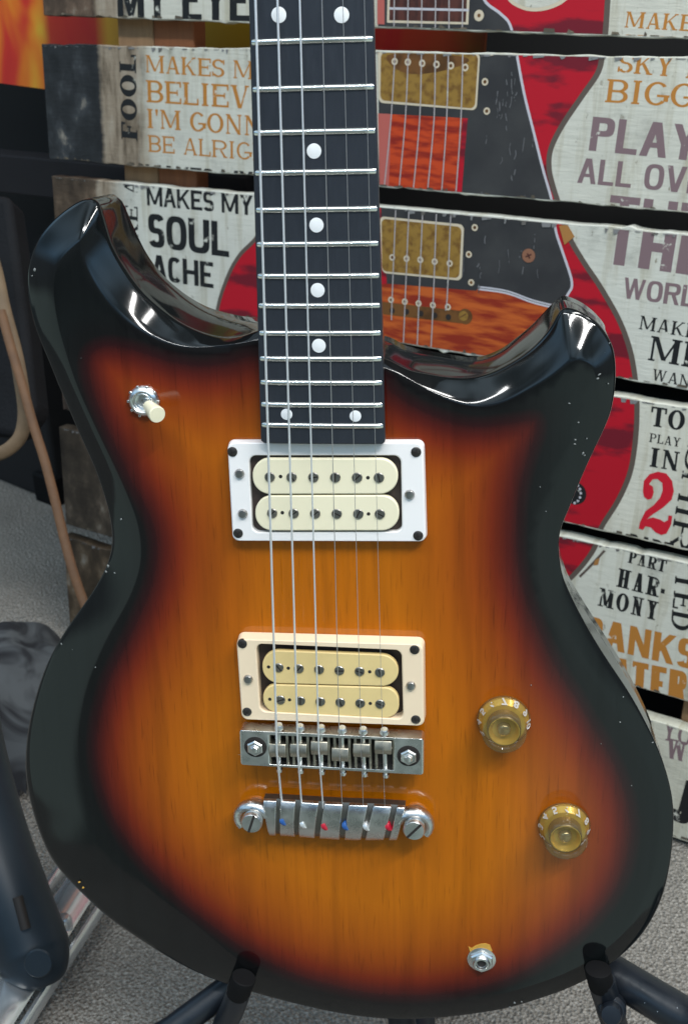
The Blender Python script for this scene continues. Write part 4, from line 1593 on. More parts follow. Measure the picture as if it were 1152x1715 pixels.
def smooth_loop(A, it=2, cols=(0, 1, 2)):
    for _ in range(it):
        S_ = (np.roll(A, 1, 0) + 2 * A + np.roll(A, -1, 0)) / 4
        A[:, list(cols)] = S_[:, list(cols)]
    return A


smooth_loop(F3, 8)
smooth_loop(E3, 7)
smooth_loop(B3, 9)
# burst line traced on the face
KP = [(432, 588), (380, 602), (330, 607), (275, 596), (222, 580), (180, 573), (148, 586), (140, 618), (152, 665), (172, 715), (194, 765), (216, 812), (238, 850), (252, 890), (256, 930), (248, 980), (226, 1035), (202, 1085), (180, 1130), (164, 1180), (155, 1235), (157, 1290), (174, 1350), (204, 1407), (242, 1456), (297, 1512), (357, 1560), (423, 1604), (490, 1637), (565, 1660), (640, 1672), (720, 1672), (802, 1659), (876, 1635), (940, 1596), (998, 1544), (1040, 1482), (1060, 1415), (1058, 1350), (1040, 1290), (1010, 1235), (976, 1178), (938, 1118), (906, 1050), (884, 990), (872, 930), (871, 870), (878, 810), (892, 760), (904, 725), (898, 698), (860, 702), (800, 708), (750, 698), (700, 678), (662, 652), (640, 628), (540, 605)]
K2 = spline([G(*p, 0)[:2] for p in KP], 5, True)


def burst_vals(P):
    P = np.asarray(P)[:, :2]
    A, Bp = K2, np.roll(K2, -1, 0)
    d = Bp - A
    L2 = (d ** 2).sum(1)
    out = np.zeros(len(P))
    for i, p in enumerate(P):
        t = np.clip(((p - A) * d).sum(1) / L2, 0, 1)
        dist = np.sqrt(((A + d * t[:, None] - p) ** 2).sum(1).min())
        c = (A[:, 1] > p[1]) != (Bp[:, 1] > p[1])
        xi = A[c, 0] + (p[1] - A[c, 1]) / (Bp[c, 1] - A[c, 1]) * (Bp[c, 0] - A[c, 0])
        out[i] = dist if (xi > p[0]).sum() % 2 else -dist
    # millimetres -> 0..1 : -10 mm ... +40 mm
    return np.clip((out * 1000 + 14) / 76, 0, 1)


bm = new()
rings = []


def lerp(A, B, t):
    return A + (B - A) * t


def prof_ring(t):
    """bevel cross-section: rounded crease at the face, slightly crowned slope"""
    R = lerp(F3, E3, t)
    t0 = .12
    d = (t * t / (2 * t0) if t < t0 else t - t0 / 2) / (1 - t0 / 2)
    crown = .05 * math.sin(math.pi * t)
    R[:, 2] = F3[:, 2] + (E3[:, 2] - F3[:, 2]) * np.clip(d - crown * (t > t0), 0, 1)
    return R


R1, R1b, R1c, R2, R2b, R2c, R3 = [prof_ring(t) for t in (.03, .07, .13, .32, .52, .72, .90)]
R3b = prof_ring(.965)
R3b[:, 2] -= .0001
R4 = E3.copy()
R4[:, 2] -= .0009
R4b = E3.copy()
R4b[:, 2] -= .0024
R5 = lerp(E3, B3, .12)
R6 = lerp(E3, B3, .5)
R7 = lerp(E3, B3, .93)
cen = B3.mean(0)
R8 = B3 + (cen - B3) * np.array([.012, .012, 0])
R8[:, 2] = ZB
for R in (F3, R1, R1b, R1c, R2, R2b, R2c, R3, R3b, R4, R4b, R5, R6, R7, R8):
    rings.append([bm.verts.new(p) for p in R])
for A, B in zip(rings[:-1], rings[1:]):
    for i in range(NV):
        j = (i + 1) % NV
        bm.faces.new((A[i], A[j], B[j], B[i]))
bm.faces.new(rings[-1])
# face sheet
mn, mx_ = F3.min(0), F3.max(0)
step = .0042
pts = [Vector(p[:2]) for p in F3]
A2, Bq = F3[:, :2], np.roll(F3[:, :2], -1, 0)
d2 = Bq - A2
LL = (d2 ** 2).sum(1) + 1e-16
row = 0
y = mn[1]
while y < mx_[1]:
    x = mn[0] + (step / 2 if row % 2 else 0)
    while x < mx_[0]:
        p = np.array([x, y])
        c = (A2[:, 1] > y) != (Bq[:, 1] > y)
        xi = A2[c, 0] + (y - A2[c, 1]) / (Bq[c, 1] - A2[c, 1]) * (Bq[c, 0] - A2[c, 0])
        if (xi > x).sum() % 2:
            t = np.clip(((p - A2) * d2).sum(1) / LL, 0, 1)
            if ((A2 + d2 * t[:, None] - p) ** 2).sum(1).min() > .0018 ** 2:
                pts.append(Vector((x, y)))
        x += step
    y += step * .866
    row += 1
res = delaunay_2d_cdt(pts, [], [list(range(NV))], 1, 1e-7)
vco, _, faces = res[0], res[1], res[2]
vmap = {}
for i, c in enumerate(vco):
    orig = [k for k in res[3][i] if k < NV]
    vmap[i] = rings[0][orig[0]] if orig else bm.verts.new((c.x, c.y, 0))
for f in faces:
    q = [vmap[i] for i in f]
    if len(set(q)) == 3:
        try:
            bm.faces.new(q)
        except ValueError:
            pass
# small chips in the lacquer: raised flakes with their own colour
CHIPS = [(58, 452, 2.2), (54, 462, 1.6), (203, 870, 2.0), (181, 948, 2.4), (178, 958, 2.0), (193, 960, 1.6), (122, 1088, 2.0), (103, 1079, 1.4), (140, 1487, 2.6), (133, 1478, 2.2), (160, 1118, 1.0),
         (1003, 628, 1.9), (1000, 634, 1.7), (963, 737, 1.5), (982, 735, 1.4), (968, 708, 1.2), (953, 676, 1.2), (976, 760, 1.9), (962, 744, 1.6), (904, 816, 1.0), (914, 857, .8), (978, 763, 1.5), (1018, 643, 1.0),
         (861, 1680, 2.4), (853, 1687, 1.8), (873, 1678, 1.4), (1043, 1168, 1.2), (1038, 1210, 1.2), (1006, 1246, 1.0), (1057, 1316, .8), (1092, 1244, 1.6), (889, 1148, .8), (1020, 575, 1.4), (1012, 590, 1.2), (136, 600, .8)]
bm.normal_update()
for x, y, r in CHIPS:
    p0 = np.array(G(x, y, 0))
    # nearest ring surface height
    best, bi = None, None
    for rg, Rr in enumerate((F3, R1b, R2, R2b, R2c, R3, R4)):
        dd = ((Rr[:, :2] - p0[:2]) ** 2).sum(1)
        i_ = int(dd.argmin())
        if best is None or dd[i_] < best:
            best, bi = dd[i_], Rr[i_][2]
    inside = best > .004 ** 2
    z_ = 0 if inside else bi
    p = G(x, y, z_ + .00035)
    n_ = 7
    cv = bm.verts.new((p[0], p[1], p[2] + .0004))
    el = random.uniform(.45, 1)
    th = random.uniform(0, 3.14)
    rg_ = []
    for k in range(n_):
        a = 2 * math.pi * k / n_
        rr = r * .43 * mm * random.uniform(.55, 1.15)
        ax, ay = rr * math.cos(a), rr * el * math.sin(a)
        rg_.append(bm.verts.new((p[0] + ax * math.cos(th) - ay * math.sin(th), p[1] + ax * math.sin(th) + ay * math.cos(th), p[2] - .0003)))
    for k in range(n_):
        fc = bm.faces.new((cv, rg_[k], rg_[(k + 1) % n_]))
        fc.material_index = 1 if (x, y) not in ((140, 1487), (133, 1478)) else 2
bm.verts.ensure_lookup_table()
co = np.array([v.co[:] for v in bm.verts])
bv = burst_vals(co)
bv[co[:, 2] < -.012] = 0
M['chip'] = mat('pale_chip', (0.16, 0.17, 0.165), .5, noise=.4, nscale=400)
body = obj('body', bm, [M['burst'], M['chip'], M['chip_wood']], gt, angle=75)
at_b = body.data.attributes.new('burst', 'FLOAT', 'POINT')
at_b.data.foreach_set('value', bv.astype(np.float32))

# --- neck and fretboard
SC = 628.65
ZF = 10 * mm


def fy(n):
    return YG0 - SC * (1 - 2 ** (-n / 12)) * mm


def fw(y):
    t = (y - fy(12)) / (fy(24) - fy(12))
    return (49.8 + (55.3 - 49.8) * t) * mm


y_end = G(540, 744, ZF)[1]
y_top = fy(4.5)
neck_x = lambda y: 0.0
bm = new()
ys = [y_top, fy(12), fy(18), fy(20.5), fy(22.5)]
# neck wood: flat under the fretboard, rounded behind; deepens into the heel
secs = []
for y, dep in zip(ys, (15, 16, 17, 24, 42)):
    hw = fw(y) / 2 - .0005
    sec = [(-hw, ZF - .0055), (hw, ZF - .0055)]
    for k in range(1, 12):
        a = math.pi * k / 12
        pw = .7 if dep < 20 else .3
        sec.append((hw * math.copysign(abs(math.cos(a)) ** pw, math.cos(a)), ZF - .0055 - dep * mm * math.sin(a) ** pw))
    secs.append([bm.verts.new((s_[0], y, s_[1])) for s_ in sec])
for A, B in zip(secs[:-1], secs[1:]):
    n_ = len(A)
    for i in range(n_):
        bm.faces.new((A[i], A[(i + 1) % n_], B[(i + 1) % n_], B[i]))
bm.faces.new(secs[0])
bm.faces.new(secs[-1][::-1])
neck = obj('neck', bm, M['neck_wood'], gt, angle=50)
# fretboard, gently radiused
bm = new()
secs = []
for y in list(np.linspace(y_top, y_end + .0012, 20)) + [y_end]:
    hw = fw(y) / 2 - (.0014 if y == y_end else 0)
    sec = []
    for k in range(13):
        u = -1 + 2 * k / 12
        sec.append((u * hw, ZF - .0007 * u * u))
    sec += [(hw, ZF - .0054), (-hw, ZF - .0054)]
    secs.append([bm.verts.new((s_[0], y, s_[1])) for s_ in sec])
for A, B in zip(secs[:-1], secs[1:]):
    n_ = len(A)
    for i in range(n_):
        bm.faces.new((A[i], A[(i + 1) % n_], B[(i + 1) % n_], B[i]))
bm.faces.new(secs[0])
bm.faces.new(secs[-1][::-1])
# end block down to the body under the last frets
prism(bm, [(-fw(y_end) / 2 + .002, y_end + .0008), (fw(y_end) / 2 - .002, y_end + .0008), (fw(y_end) / 2 - .002, fy(22.5)), (-fw(y_end) / 2 + .002, fy(22.5))], .0002, ZF - .0056)
fb_o = obj('fretboard', bm, M['ebony'], gt, bevel=.0004)
for n in range(6, 25):
    bm = new()
    y = fy(n)
    hw = fw(y) / 2 - .0006
    K_ = 24
    prev = None
    rows = []
    for k in range(K_ + 1):
        u = -1 + 2 * k / K_
        sh_ = 1.0 if abs(u) < .965 else (1 - (abs(u) - .965) / .035 * .75)
        zc = ZF - .0007 * u * u - .0003
        rows.append([bm.verts.new((u * hw, y + .00125 * math.cos(a), zc + .00125 * sh_ * math.sin(a))) for a in [math.pi * q_ / 8 for q_ in range(9)]])
    for A, B in zip(rows[:-1], rows[1:]):
        for i in range(8):
            bm.faces.new((A[i], A[i + 1], B[i + 1], B[i]))
    bm.faces.new(rows[0])
    bm.faces.new(rows[-1][::-1])
    obj('fret', bm, M['fret'], fb_o, angle=60)
dots = [(467, 25), (572, 25), (526, 253), (530, 377), (532, 486), (534, 579), (480, 694), (595, 697)]
for x, y in dots:
    p = G(x, y, ZF)
    bm = new()
    rr = 3.0 * mm if y not in (694, 697) else 2.55 * mm
    zt_ = ZF - .0007 * (p[0] / (fw(p[1]) / 2)) ** 2
    lathe(bm, (p[0], p[1], zt_ - .002), [(rr, 0), (rr, .00222), (rr * .9, .0023), (0, .0023)], seg=28)
    obj('dot_inlay', bm, M['inlay'], fb_o)

# --- strings
str_top = [428, 464.7, 502, 539, 574, 610]
str_bridge = [(464, 1262), (499, 1262), (534, 1258), (569, 1269), (605, 1262), (641, 1257)]
str_tail = [(473.5, 1358), (506, 1360), (542, 1364), (574, 1368), (609, 1372), (645, 1374)]
rs = [.56, .49, .41, .19, .14, .12]
ZS = 14.2 * mm
for k in range(6):
    a = np.array(G(str_top[k], 0, ZF + .0028))
    b = np.array(G(*str_bridge[k], ZS))
    c = np.array(G(*str_tail[k], 7.5 * mm))
    st = a + (a - b) * .62
    pts_ = [st, a, lerp(a, b, .5), lerp(a, b, .97), b + np.array([0, 0, .0002]), lerp(b, c, .06), lerp(b, c, .5), c]
    bm = new()
    tube(bm, pts_, rs[k] * mm, 10)
    if k < 3:
        # twisted ball-end lock just above the tailpiece
        tube(bm, [lerp(b, c, .80), lerp(b, c, .9), c], [rs[k] * mm * 1.05, rs[k] * mm * 1.7, rs[k] * mm * 1.7], 10)
    obj('string', bm, M['steel'] if k < 3 else M['steel_thin'], gt)


# --- pickups
def Gq(pts, Z):
    return [G(x, y, Z)[:2] for x, y in pts]


def screw(parent, name, x, y, Z, r, h, m, axis=(0, 0, 1), slot=0.0):
    p = G(x, y, Z)
    bm = new()
    lathe(bm, (p[0], p[1], Z - .001), [(r * mm, 0), (r * mm, .001 + h * mm * .35), (r * .75 * mm, .001 + h * mm * .85), (0, .001 + h * mm)], axis, 20)
    o = obj(name, bm, M[m], parent)
    if slot:
        bm = new()
        box(bm, (p[0], p[1], Z + h * mm), (r * 1.5 * mm, .00045, .0005), Matrix.Rotation(slot, 3, 'Z'))
        box(bm, (p[0], p[1], Z + h * mm + .00002), (.00045, r * 1.5 * mm, .00046), Matrix.Rotation(slot, 3, 'Z'))
        obj('drive_slot', bm, M['hole'], parent, smooth=False)
    return o


def pickup(ring_top, inner, bobs, poles, holes, corner, hscrew, zr, zb, m_ring, m_bob, label):
    pk = bpy.data.objects.new('pickup', None)
    COL.objects.link(pk)
    pk.parent = gt
    pk['label'] = label
    bm = new()
    outer = rquad(Gq(ring_top, zr), .003)
    inn = rquad(Gq(inner, zr), .0035)
    ringprism(bm, outer, inn, .0001, zr, grow(outer, .0006))
    obj('pickup_ring', bm, M[m_ring], pk, bevel=.0007, seg=3)
    bm = new()
    prism(bm, rquad(Gq(inner, zr), .0035), .0002, .0018)
    obj('pickup_coil', bm, M['coil'], pk)
    for quad in bobs:
        bm = new()
        q_ = Gq(quad, zb)
        hgt = (Vector(q_[0]) - Vector(q_[3])).length
        prism(bm, rquad(q_, hgt * .47, 10), zb - .003, zb)
        bo = obj('bobbin', bm, M[m_bob], pk, bevel=.0006, seg=3)
        bm = new()
        prism(bm, rquad([(p[0] * 1, p[1]) for p in grow(q_, -.0012)], hgt * .42, 10), .0019, zb - .0031)
        obj('winding', bm, M['coil'], pk)
    for row in poles:
        (xa, ya), (xb, yb) = row
        for k in range(6):
            t = k / 5
            p = G(xa + (xb - xa) * t, ya + (yb - ya) * t, zb)
            bm = new()
            lathe(bm, (p[0], p[1], zb - .001), [(.0024, 0), (.0024, .00125), (.0021, .0016), (0, .00165)], seg=22)
            box(bm, (p[0], p[1], zb + .00066), (.0038, .0006, .0003), Matrix.Rotation(random.uniform(0, 3), 3, 'Z'), mi=1)
            obj('pole_piece', bm, [M['pole'], M['hole']], pk)
    for x, y in holes:
        p = G(x, y, zb)
        bm = new()
        lathe(bm, (p[0], p[1], zb - .0005), [(.00085, 0), (.00085, .00058), (0, .00058)], seg=14)
        obj('bobbin_hole', bm, M['hole'], pk)
    for i, (x, y) in enumerate(corner):
        screw(pk, 'ring_screw', x, y, zr, 2.3, .7, 'black_screw', slot=.3 + i)
    for i, (x, y) in enumerate(hscrew):
        screw(pk, 'height_screw', x, y, zr, 2.3, 1.6, 'grey_screw')
    return pk


pickup([(381, 742), (708, 742), (713, 907), (390, 906)], [(417, 763), (671, 763), (673, 891), (423, 892)],
       [[(422, 768), (666, 768), (666, 827.5), (424, 828)], [(427, 830.5), (668, 829.5), (668, 889), (428, 889)]],
       [[(452, 799), (634.5, 800)], [(456, 859.5), (636, 861)]], [(470, 798), (616, 800), (473, 858.6), (617, 860.6)],
       [(389.5, 756.5), (696.5, 757), (399, 893), (700, 897)], [(401.6, 793), (407, 860), (686, 828)], 5 * mm, 6.0 * mm, 'white_plastic', 'bobbin', 'humbucker in white ring at the neck')
pickup([(396, 1071), (708, 1080), (710, 1216), (405, 1205)], [(429, 1078), (672, 1089), (675, 1205), (436, 1192)],
       [[(439, 1089), (667, 1098), (667, 1150), (440, 1144)], [(440, 1146), (668, 1152), (668, 1204), (441, 1193)]],
       [[(467, 1118), (636, 1126)], [(470, 1172), (636.5, 1179)]], [(450, 1117), (483, 1119), (619, 1125), (452, 1171), (485, 1172), (620, 1178)],
       [(406, 1078), (694, 1088), (414, 1192), (696, 1205)], [(416, 1137), (688, 1148)], 8 * mm, 7.4 * mm, 'cream_plastic', 'bobbin_old', 'yellowed humbucker in cream ring at the bridge')

# --- bridge
br = bpy.data.objects.new('bridge', None)
COL.objects.link(br)
br.parent = gt
ZT = 12.5 * mm
bm = new()
ringprism(bm, rquad(Gq([(401, 1223), (709, 1238), (709, 1298), (403, 1281)], ZT), .0012, 8), rquad(Gq([(451, 1231), (659, 1240), (659, 1291), (452, 1280)], ZT), .0006, 8), 4 * mm, ZT)
obj('bridge_bar', bm, M['chrome'], br, bevel=.0006, seg=3)
bm = new()
prism(bm, Gq([(446, 1229), (664, 1239), (664, 1293), (447, 1282)], ZT - .002), 4.2 * mm, 6.5 * mm)
obj('bridge_floor', bm, M['hole'], br)
bm = new()
xs = np.linspace(451, 659, 7)
for i, x in enumerate(xs):
    t = (x - 451) / 208
    for s_ in ((-5, 5) if 0 < i < 6 else (0,)):
        a, b = G(x + s_, 1231 + 9 * t, ZT), G(x + s_ + .5, 1280 + 11 * t, ZT)
        box(bm, ((a[0] + b[0]) / 2, (a[1] + b[1]) / 2, 9.2 * mm), (.0012, abs(a[1] - b[1]) - .0003, 5.2 * mm))
obj('saddle_guide', bm, M['brass'], br, bevel=.0002)
for k, (x, y) in enumerate(str_bridge):
    p = G(x, y, ZS)
    bm = new()
    w_ = .0084
    prof = [(-.0036, 6.6 * mm), (-.0032, 12.4 * mm), (-.0002, 13.8 * mm), (.0010, 13.7 * mm), (.0040, 12.2 * mm), (.0042, 6.6 * mm)]
    A = [bm.verts.new((p[0] - w_ / 2, p[1] + a, z_)) for a, z_ in prof]
    B = [bm.verts.new((p[0] + w_ / 2, p[1] + a, z_)) for a, z_ in prof]
    for i in range(len(prof)):
        j = (i + 1) % len(prof)
        bm.faces.new((A[i], A[j], B[j], B[i]))
    bm.faces.new(A)
    bm.faces.new(B[::-1])
    sdl = obj('saddle', bm, M['brass'], br, bevel=.0004, angle=25)
    bm = new()
    box(bm, (p[0], p[1] + .0003, 13.75 * mm), (rs[k] * 2.6 * mm, .0022, .0007))
    obj('string_notch', bm, M['hole'], sdl, smooth=False)
    t = k / 5
    a = G(467.5 + 176 * t, 1215 + 8 * t, 10 * mm)
    b = G(468 + 178 * t, 1287 + 9 * t, 9.6 * mm)
    bm = new()
    tube(bm, [a, lerp(np.array(a), np.array(b), .5), b], .0011, 10)
    lathe(bm, (a[0], a[1] - .0012, a[2]), [(.0024, 0), (.0024, .0012), (.0016, .0022), (0, .0025)], (0, 1, .25), 18)
    lathe(bm, (b[0], b[1], b[2]), [(.0017, 0), (.0016, .0016), (0, .0022)], (0, -1, 0), 14)
    obj('adjuster_screw', bm, M['chrome'], br)
for x, y in ((428, 1251), (684, 1266)):
    p = G(x, y, ZT)
    bm = new()
    lathe(bm, (p[0], p[1], ZT - .001), [(.0056, 0), (.0056, .00112), (.0050, .00122), (0, .00122)], seg=30)
    obj('post_recess', bm, M['hole'], br)
    bm = new()
    lathe(bm, (p[0], p[1], ZT), [(.0043, .0010), (.0042, .0016), (.0036, .0021), (.0025, .0020), (.0024, .0026), (.0016, .0036), (0, .0040)], seg=6)
    obj('post_nut', bm, M['chrome'], br, angle=30)
    bm = new()
    lathe(bm, (p[0], p[1], .0001), [(.0055, 0), (.0055, .002), (.003, .0022), (.003, 4.1 * mm)], seg=24)
    obj('bridge_post', bm, M['cast'], br)

# --- stop tailpiece
tp = bpy.data.objects.new('tailpiece', None)
COL.objects.link(tp)
tp.parent = gt
bm = new()
zt1 = 9.0 * mm
topL = spline([(441, 1340), (470, 1341), (520, 1344), (575, 1347), (630, 1349), (678, 1352)], 5)
botL = spline([(452, 1400), (490, 1402), (530, 1405), (580, 1408), (620, 1408), (664, 1408)], 5)
n_ = len(topL)
secs = []
for i in range(n_):
    a, b = np.array(G(*topL[i], zt1)), np.array(G(*botL[i], 7 * mm))
    sec = []
    for t, z_ in ((0, 3.0), (0, 7.4), (.12, 8.8), (.30, 9.2), (.55, 8.8), (.80, 7.7), (.96, 6.0), (1.0, 4.2), (1.0, 3.0)):
        q = lerp(a, b, t)
        sec.append(bm.verts.new((q[0], q[1], z_ * mm)))
    secs.append(sec)
for A, B in zip(secs[:-1], secs[1:]):
    m_ = len(A)
    for i in range(m_):
        bm.faces.new((A[i], A[(i + 1) % m_], B[(i + 1) % m_], B[i]))
bm.faces.new(secs[0])
bm.faces.new(secs[-1][::-1])
obj('tailpiece_bar', bm, M['cast_dark'], tp, angle=60)


def tail_top(u, v):
    """point on the tailpiece: u 0..1 along, v 0..1 from upper to lower edge"""
    i = min(n_ - 1, max(0, int(round(u * (n_ - 1)))))
    f_ = u * (n_ - 1)
    i0 = min(n_ - 2, max(0, int(f_)))
    fr = f_ - i0
    T_, B_ = topL[i0] * (1 - fr) + topL[i0 + 1] * fr, botL[i0] * (1 - fr) + botL[i0 + 1] * fr
    a, b = np.array(G(*T_, zt1)), np.array(G(*B_, 7 * mm))
    q = lerp(a, b, v)
    z_ = np.interp(v, (0, .12, .30, .55, .80, .96, 1), (7.4, 8.8, 9.2, 8.8, 7.7, 6.0, 4.2)) * mm
    return (q[0], q[1], z_)


sl_t = [(400 + x * .2778) for x in (303, 425, 548, 672, 800, 925)]
sl_b = [(400 + x * .2778) for x in (252, 372, 495, 622, 750, 880)]
u_t = [(x - 441) / 237 for x in sl_t]
u_b = [(x - 452) / 212 for x in sl_b]
wd = .036
edges_t = [-.0] + [q for x in u_t for q in (x - wd / 2, x + wd / 2)] + [1.0]
edges_b = [0.0] + [q for x in u_b for q in (x - wd / 2, x + wd / 2)] + [1.0]
for k in range(7):
    ta, tb = edges_t[2 * k], edges_t[2 * k + 1]
    ba, bb = edges_b[2 * k], edges_b[2 * k + 1]
    bm = new()
    rows = []
    for v in (.0, .12, .22, .34, .5, .66, .80, .94, .985):
        a = tail_top(ta + (ba - ta) * v, v)
        b = tail_top(tb + (bb - tb) * v, v)
        hgt = .0021
        rows.append([bm.verts.new((a[0], a[1], a[2] - .0006)), bm.verts.new((a[0], a[1], a[2] + hgt)), bm.verts.new((b[0], b[1], b[2] + hgt)), bm.verts.new((b[0], b[1], b[2] - .0006))])
    for A, B in zip(rows[:-1], rows[1:]):
        for i in range(4):
            bm.faces.new((A[i], A[(i + 1) % 4], B[(i + 1) % 4], B[i]))
    bm.faces.new(rows[0])
    bm.faces.new(rows[-1][::-1])
    obj('tailpiece_rib', bm, M['cast'], tp, bevel=.0004)
for k, (x, y) in enumerate([(473.5, 1376), (507.5, 1381), (543, 1384), (578, 1384), (613, 1385), (650, 1385)]):
    p = G(x, y, 10.9 * mm)
    bm = new()
    nm = ['ball_blue', 'ball_white', 'ball_red'][k % 3]
    ax = Vector((.25, .35, .9)).normalized()
    lathe(bm, Vector(p) - ax * .0006 + Vector((0, -.0002, -.0008)), [(.0009, 0), (.0024, 0), (.0026, .0007), (.0024, .0014), (.0009, .0014)], Vector((.9, .3, .2)), 18, cap=False)
    lathe(bm, Vector(p) + Vector((-.0009, -.0003, -.0010)), [(0, 0), (.0018, 0), (.0018, .002), (0, .002)], Vector((.9, .3, .2)), 16)
    obj('ball_end', bm, M[nm], tp)
for (x, y, ang) in ((421, 1377, 1.25), (693, 1389, .85)):
    p = G(x, y + 3, 14.6 * mm)
    bm = new()
    lathe(bm, (p[0], p[1], .0001), [(.0062, 0), (.0062, .0012), (.0043, .0014), (.0044, 9.6 * mm), (.0050, 9.9 * mm), (.0051, 10.6 * mm), (.0045, 10.9 * mm), (.0045, 11.6 * mm), (.0053, 11.9 * mm), (.0054, 13.9 * mm), (.0049, 14.6 * mm), (0, 14.65 * mm)], seg=32)
    obj('stud', bm, M['chrome'], tp)
    bm = new()
    box(bm, (p[0], p[1], 14.55 * mm), (.0102, .0012, .0006), Matrix.Rotation(ang, 3, 'Z'))
    obj('stud_slot', bm, M['hole'], tp, smooth=False)
# hook ends that wrap round the studs
for sgn, (xs_, ys_) in ((-1, (421, 1369)), (1, (696, 1381))):
    p = G(xs_, ys_, 7.5 * mm)
    bm = new()
    pth = []
    for k in range(13):
        a = math.radians(-70 + 200 * k / 12)
        pth.append((p[0] + sgn * (-.001 + .0080 * math.sin(a) * 1.0), p[1] + .0074 * math.cos(a), 7.4 * mm))
    tube(bm, pth, [.0030 - .0008 * k / 12 for k in range(13)], 12, flat=1.35)
    obj('tailpiece_hook', bm, M['cast'], tp)


# --- control knobs
def digit_mesh(txt):
    cu = bpy.data.curves.new('digit', 'FONT')
    cu.body = txt
    cu.align_x = 'CENTER'
    cu.size = .0052
    cu.extrude = .00005
    cu.offset = .00018
    o = bpy.data.objects.new('digit', cu)
    COL.objects.link(o)
    dg = bpy.context.evaluated_depsgraph_get()
    me = bpy.data.meshes.new_from_object(o.evaluated_get(dg))
    bpy.data.objects.remove(o)
    return me


for i, (x, y, turn, lab) in enumerate(((843, 1207, 1.75, 'upper gold bell knob'), (944, 1384, 1.15, 'lower gold bell knob'))):
    p = G(x, y, 2 * mm)
    kn = bpy.data.objects.new('control_knob', None)
    COL.objects.link(kn)
    kn.parent = gt
    kn.location = (p[0], p[1], 0)
    bm = new()
    lathe(bm, (0, 0, 0), [(.0126, .0006), (.0130, .0010), (.0130, .0022), (.0128, .0030), (.0113, .0056), (.0110, .0064), (.0108, .0100), (.0106, .0136), (.0103, .0144), (.0096, .0148), (.0082, .0148), (.0076, .0143), (.0074, .0134), (.0040, .0130), (0, .0129)], seg=64)
    obj('knob_shell', bm, M['amber'], kn, angle=25)
    bm = new()
    lathe(bm, (0, 0, 0), [(.0120, .0009), (.0121, .0026), (.0102, .0054), (.0085, .0057), (0, .0057)], seg=48)
    obj('knob_core', bm, M['gold'], kn, angle=30)
    bm = new()
    lathe(bm, (0, 0, 0), [(.0082, .0058), (.0080, .0100), (.0079, .0122), (.0075, .0126)], seg=40, cap=False)
    obj('knob_stem', bm, M['bronze'], kn, angle=30)
    bm = new()
    lathe(bm, (0, 0, 0), [(.0074, .0125), (.0070, .0126), (.0064, .0112), (.0055, .0098), (.0030, .0092), (0, .0091)], seg=40, cap=False)
    obj('knob_cap', bm, M['gold'], kn, angle=35)
    bm = new()
    lathe(bm, (0, 0, 0), [(.0034, .0093), (.0032, .0112), (.0024, .0121), (.0010, .0124), (0, .0124)], seg=32)
    obj('knob_dimple', bm, M['clear'], kn, angle=50)
    bm = new()
    slope = math.atan2(.0030, .0024)
    for k in range(11):
        a = turn + math.pi / 2 + 1.9 - k * (5.2 / 10)
        me = digit_mesh(str(k))
        b2 = bmesh.new()
        b2.from_mesh(me)
        rc, zc = .0122, .0036
        e_r = Vector((math.cos(a), math.sin(a), 0))
        e_t = Vector((math.sin(a), -math.cos(a), 0))
        tilt = (-e_r * .50 + Vector((0, 0, 1)) * .866).normalized()
        nn = e_t.cross(tilt).normalized()
        base = e_r * .0127 + Vector((0, 0, .0030))
        for v in b2.verts:
            v.co = base + e_t * v.co.x + tilt * v.co.y + nn * (v.co.z + .00012)
        tmp = bpy.data.meshes.new('tmp')
        b2.to_mesh(tmp)
        b2.free()
        bm.from_mesh(tmp)
        bpy.data.meshes.remove(tmp)
    obj('numerals', bm, M['white_ink'], kn, smooth=False)
    kn['label'] = lab

# --- pickup switch
sw = bpy.data.objects.new('pickup_switch', None)
COL.objects.link(sw)
sw.parent = gt
p = G(241, 672, 1 * mm)
sw.location = (p[0], p[1], 0)
bm = new()
prof = []
lathe(bm, (0, 0, .0001), [(.0070, 0), (.0072, .0008), (.0068, .0016), (.0060, .0026), (.0050, .0030), (.0046, .0026), (.0046, .0016), (.0036, .0022), (.0030, .0020), (.0028, .0006), (0, .0006)], seg=36)
obj('switch_nut', bm, M['chrome'], sw, angle=30)
bm = new()
for k in range(10):
    a = 2 * math.pi * k / 10
    box(bm, (.0068 * math.cos(a), .0068 * math.sin(a), .0013), (.0016, .0013, .0016), Matrix.Rotation(a, 3, 'Z'))
obj('nut_knurl', bm, M['cast'], sw, bevel=.0003)
tipw = np.array(G(264, 695, 16 * mm)) - np.array([p[0], p[1], 0])
t0 = np.array([.0002, 0, .001])
bm = new()
tube(bm, [t0, lerp(t0, tipw, .25), lerp(t0, tipw, .5)], .0015, 14)
obj('toggle_shaft', bm, M['chrome'], sw)
bm = new()
s0 = Vector(lerp(t0, tipw, .34))
ax = (Vector(tipw) - s0)
Lx = ax.length
lathe(bm, s0, [(.0022, 0), (.0027, .0003), (.0031, Lx * .35), (.0036, Lx * .7), (.0038, Lx - .0006), (.0035, Lx), (0, Lx + .0001)], ax, 32)
obj('toggle_tip', bm, M['ivory'], sw, angle=30)

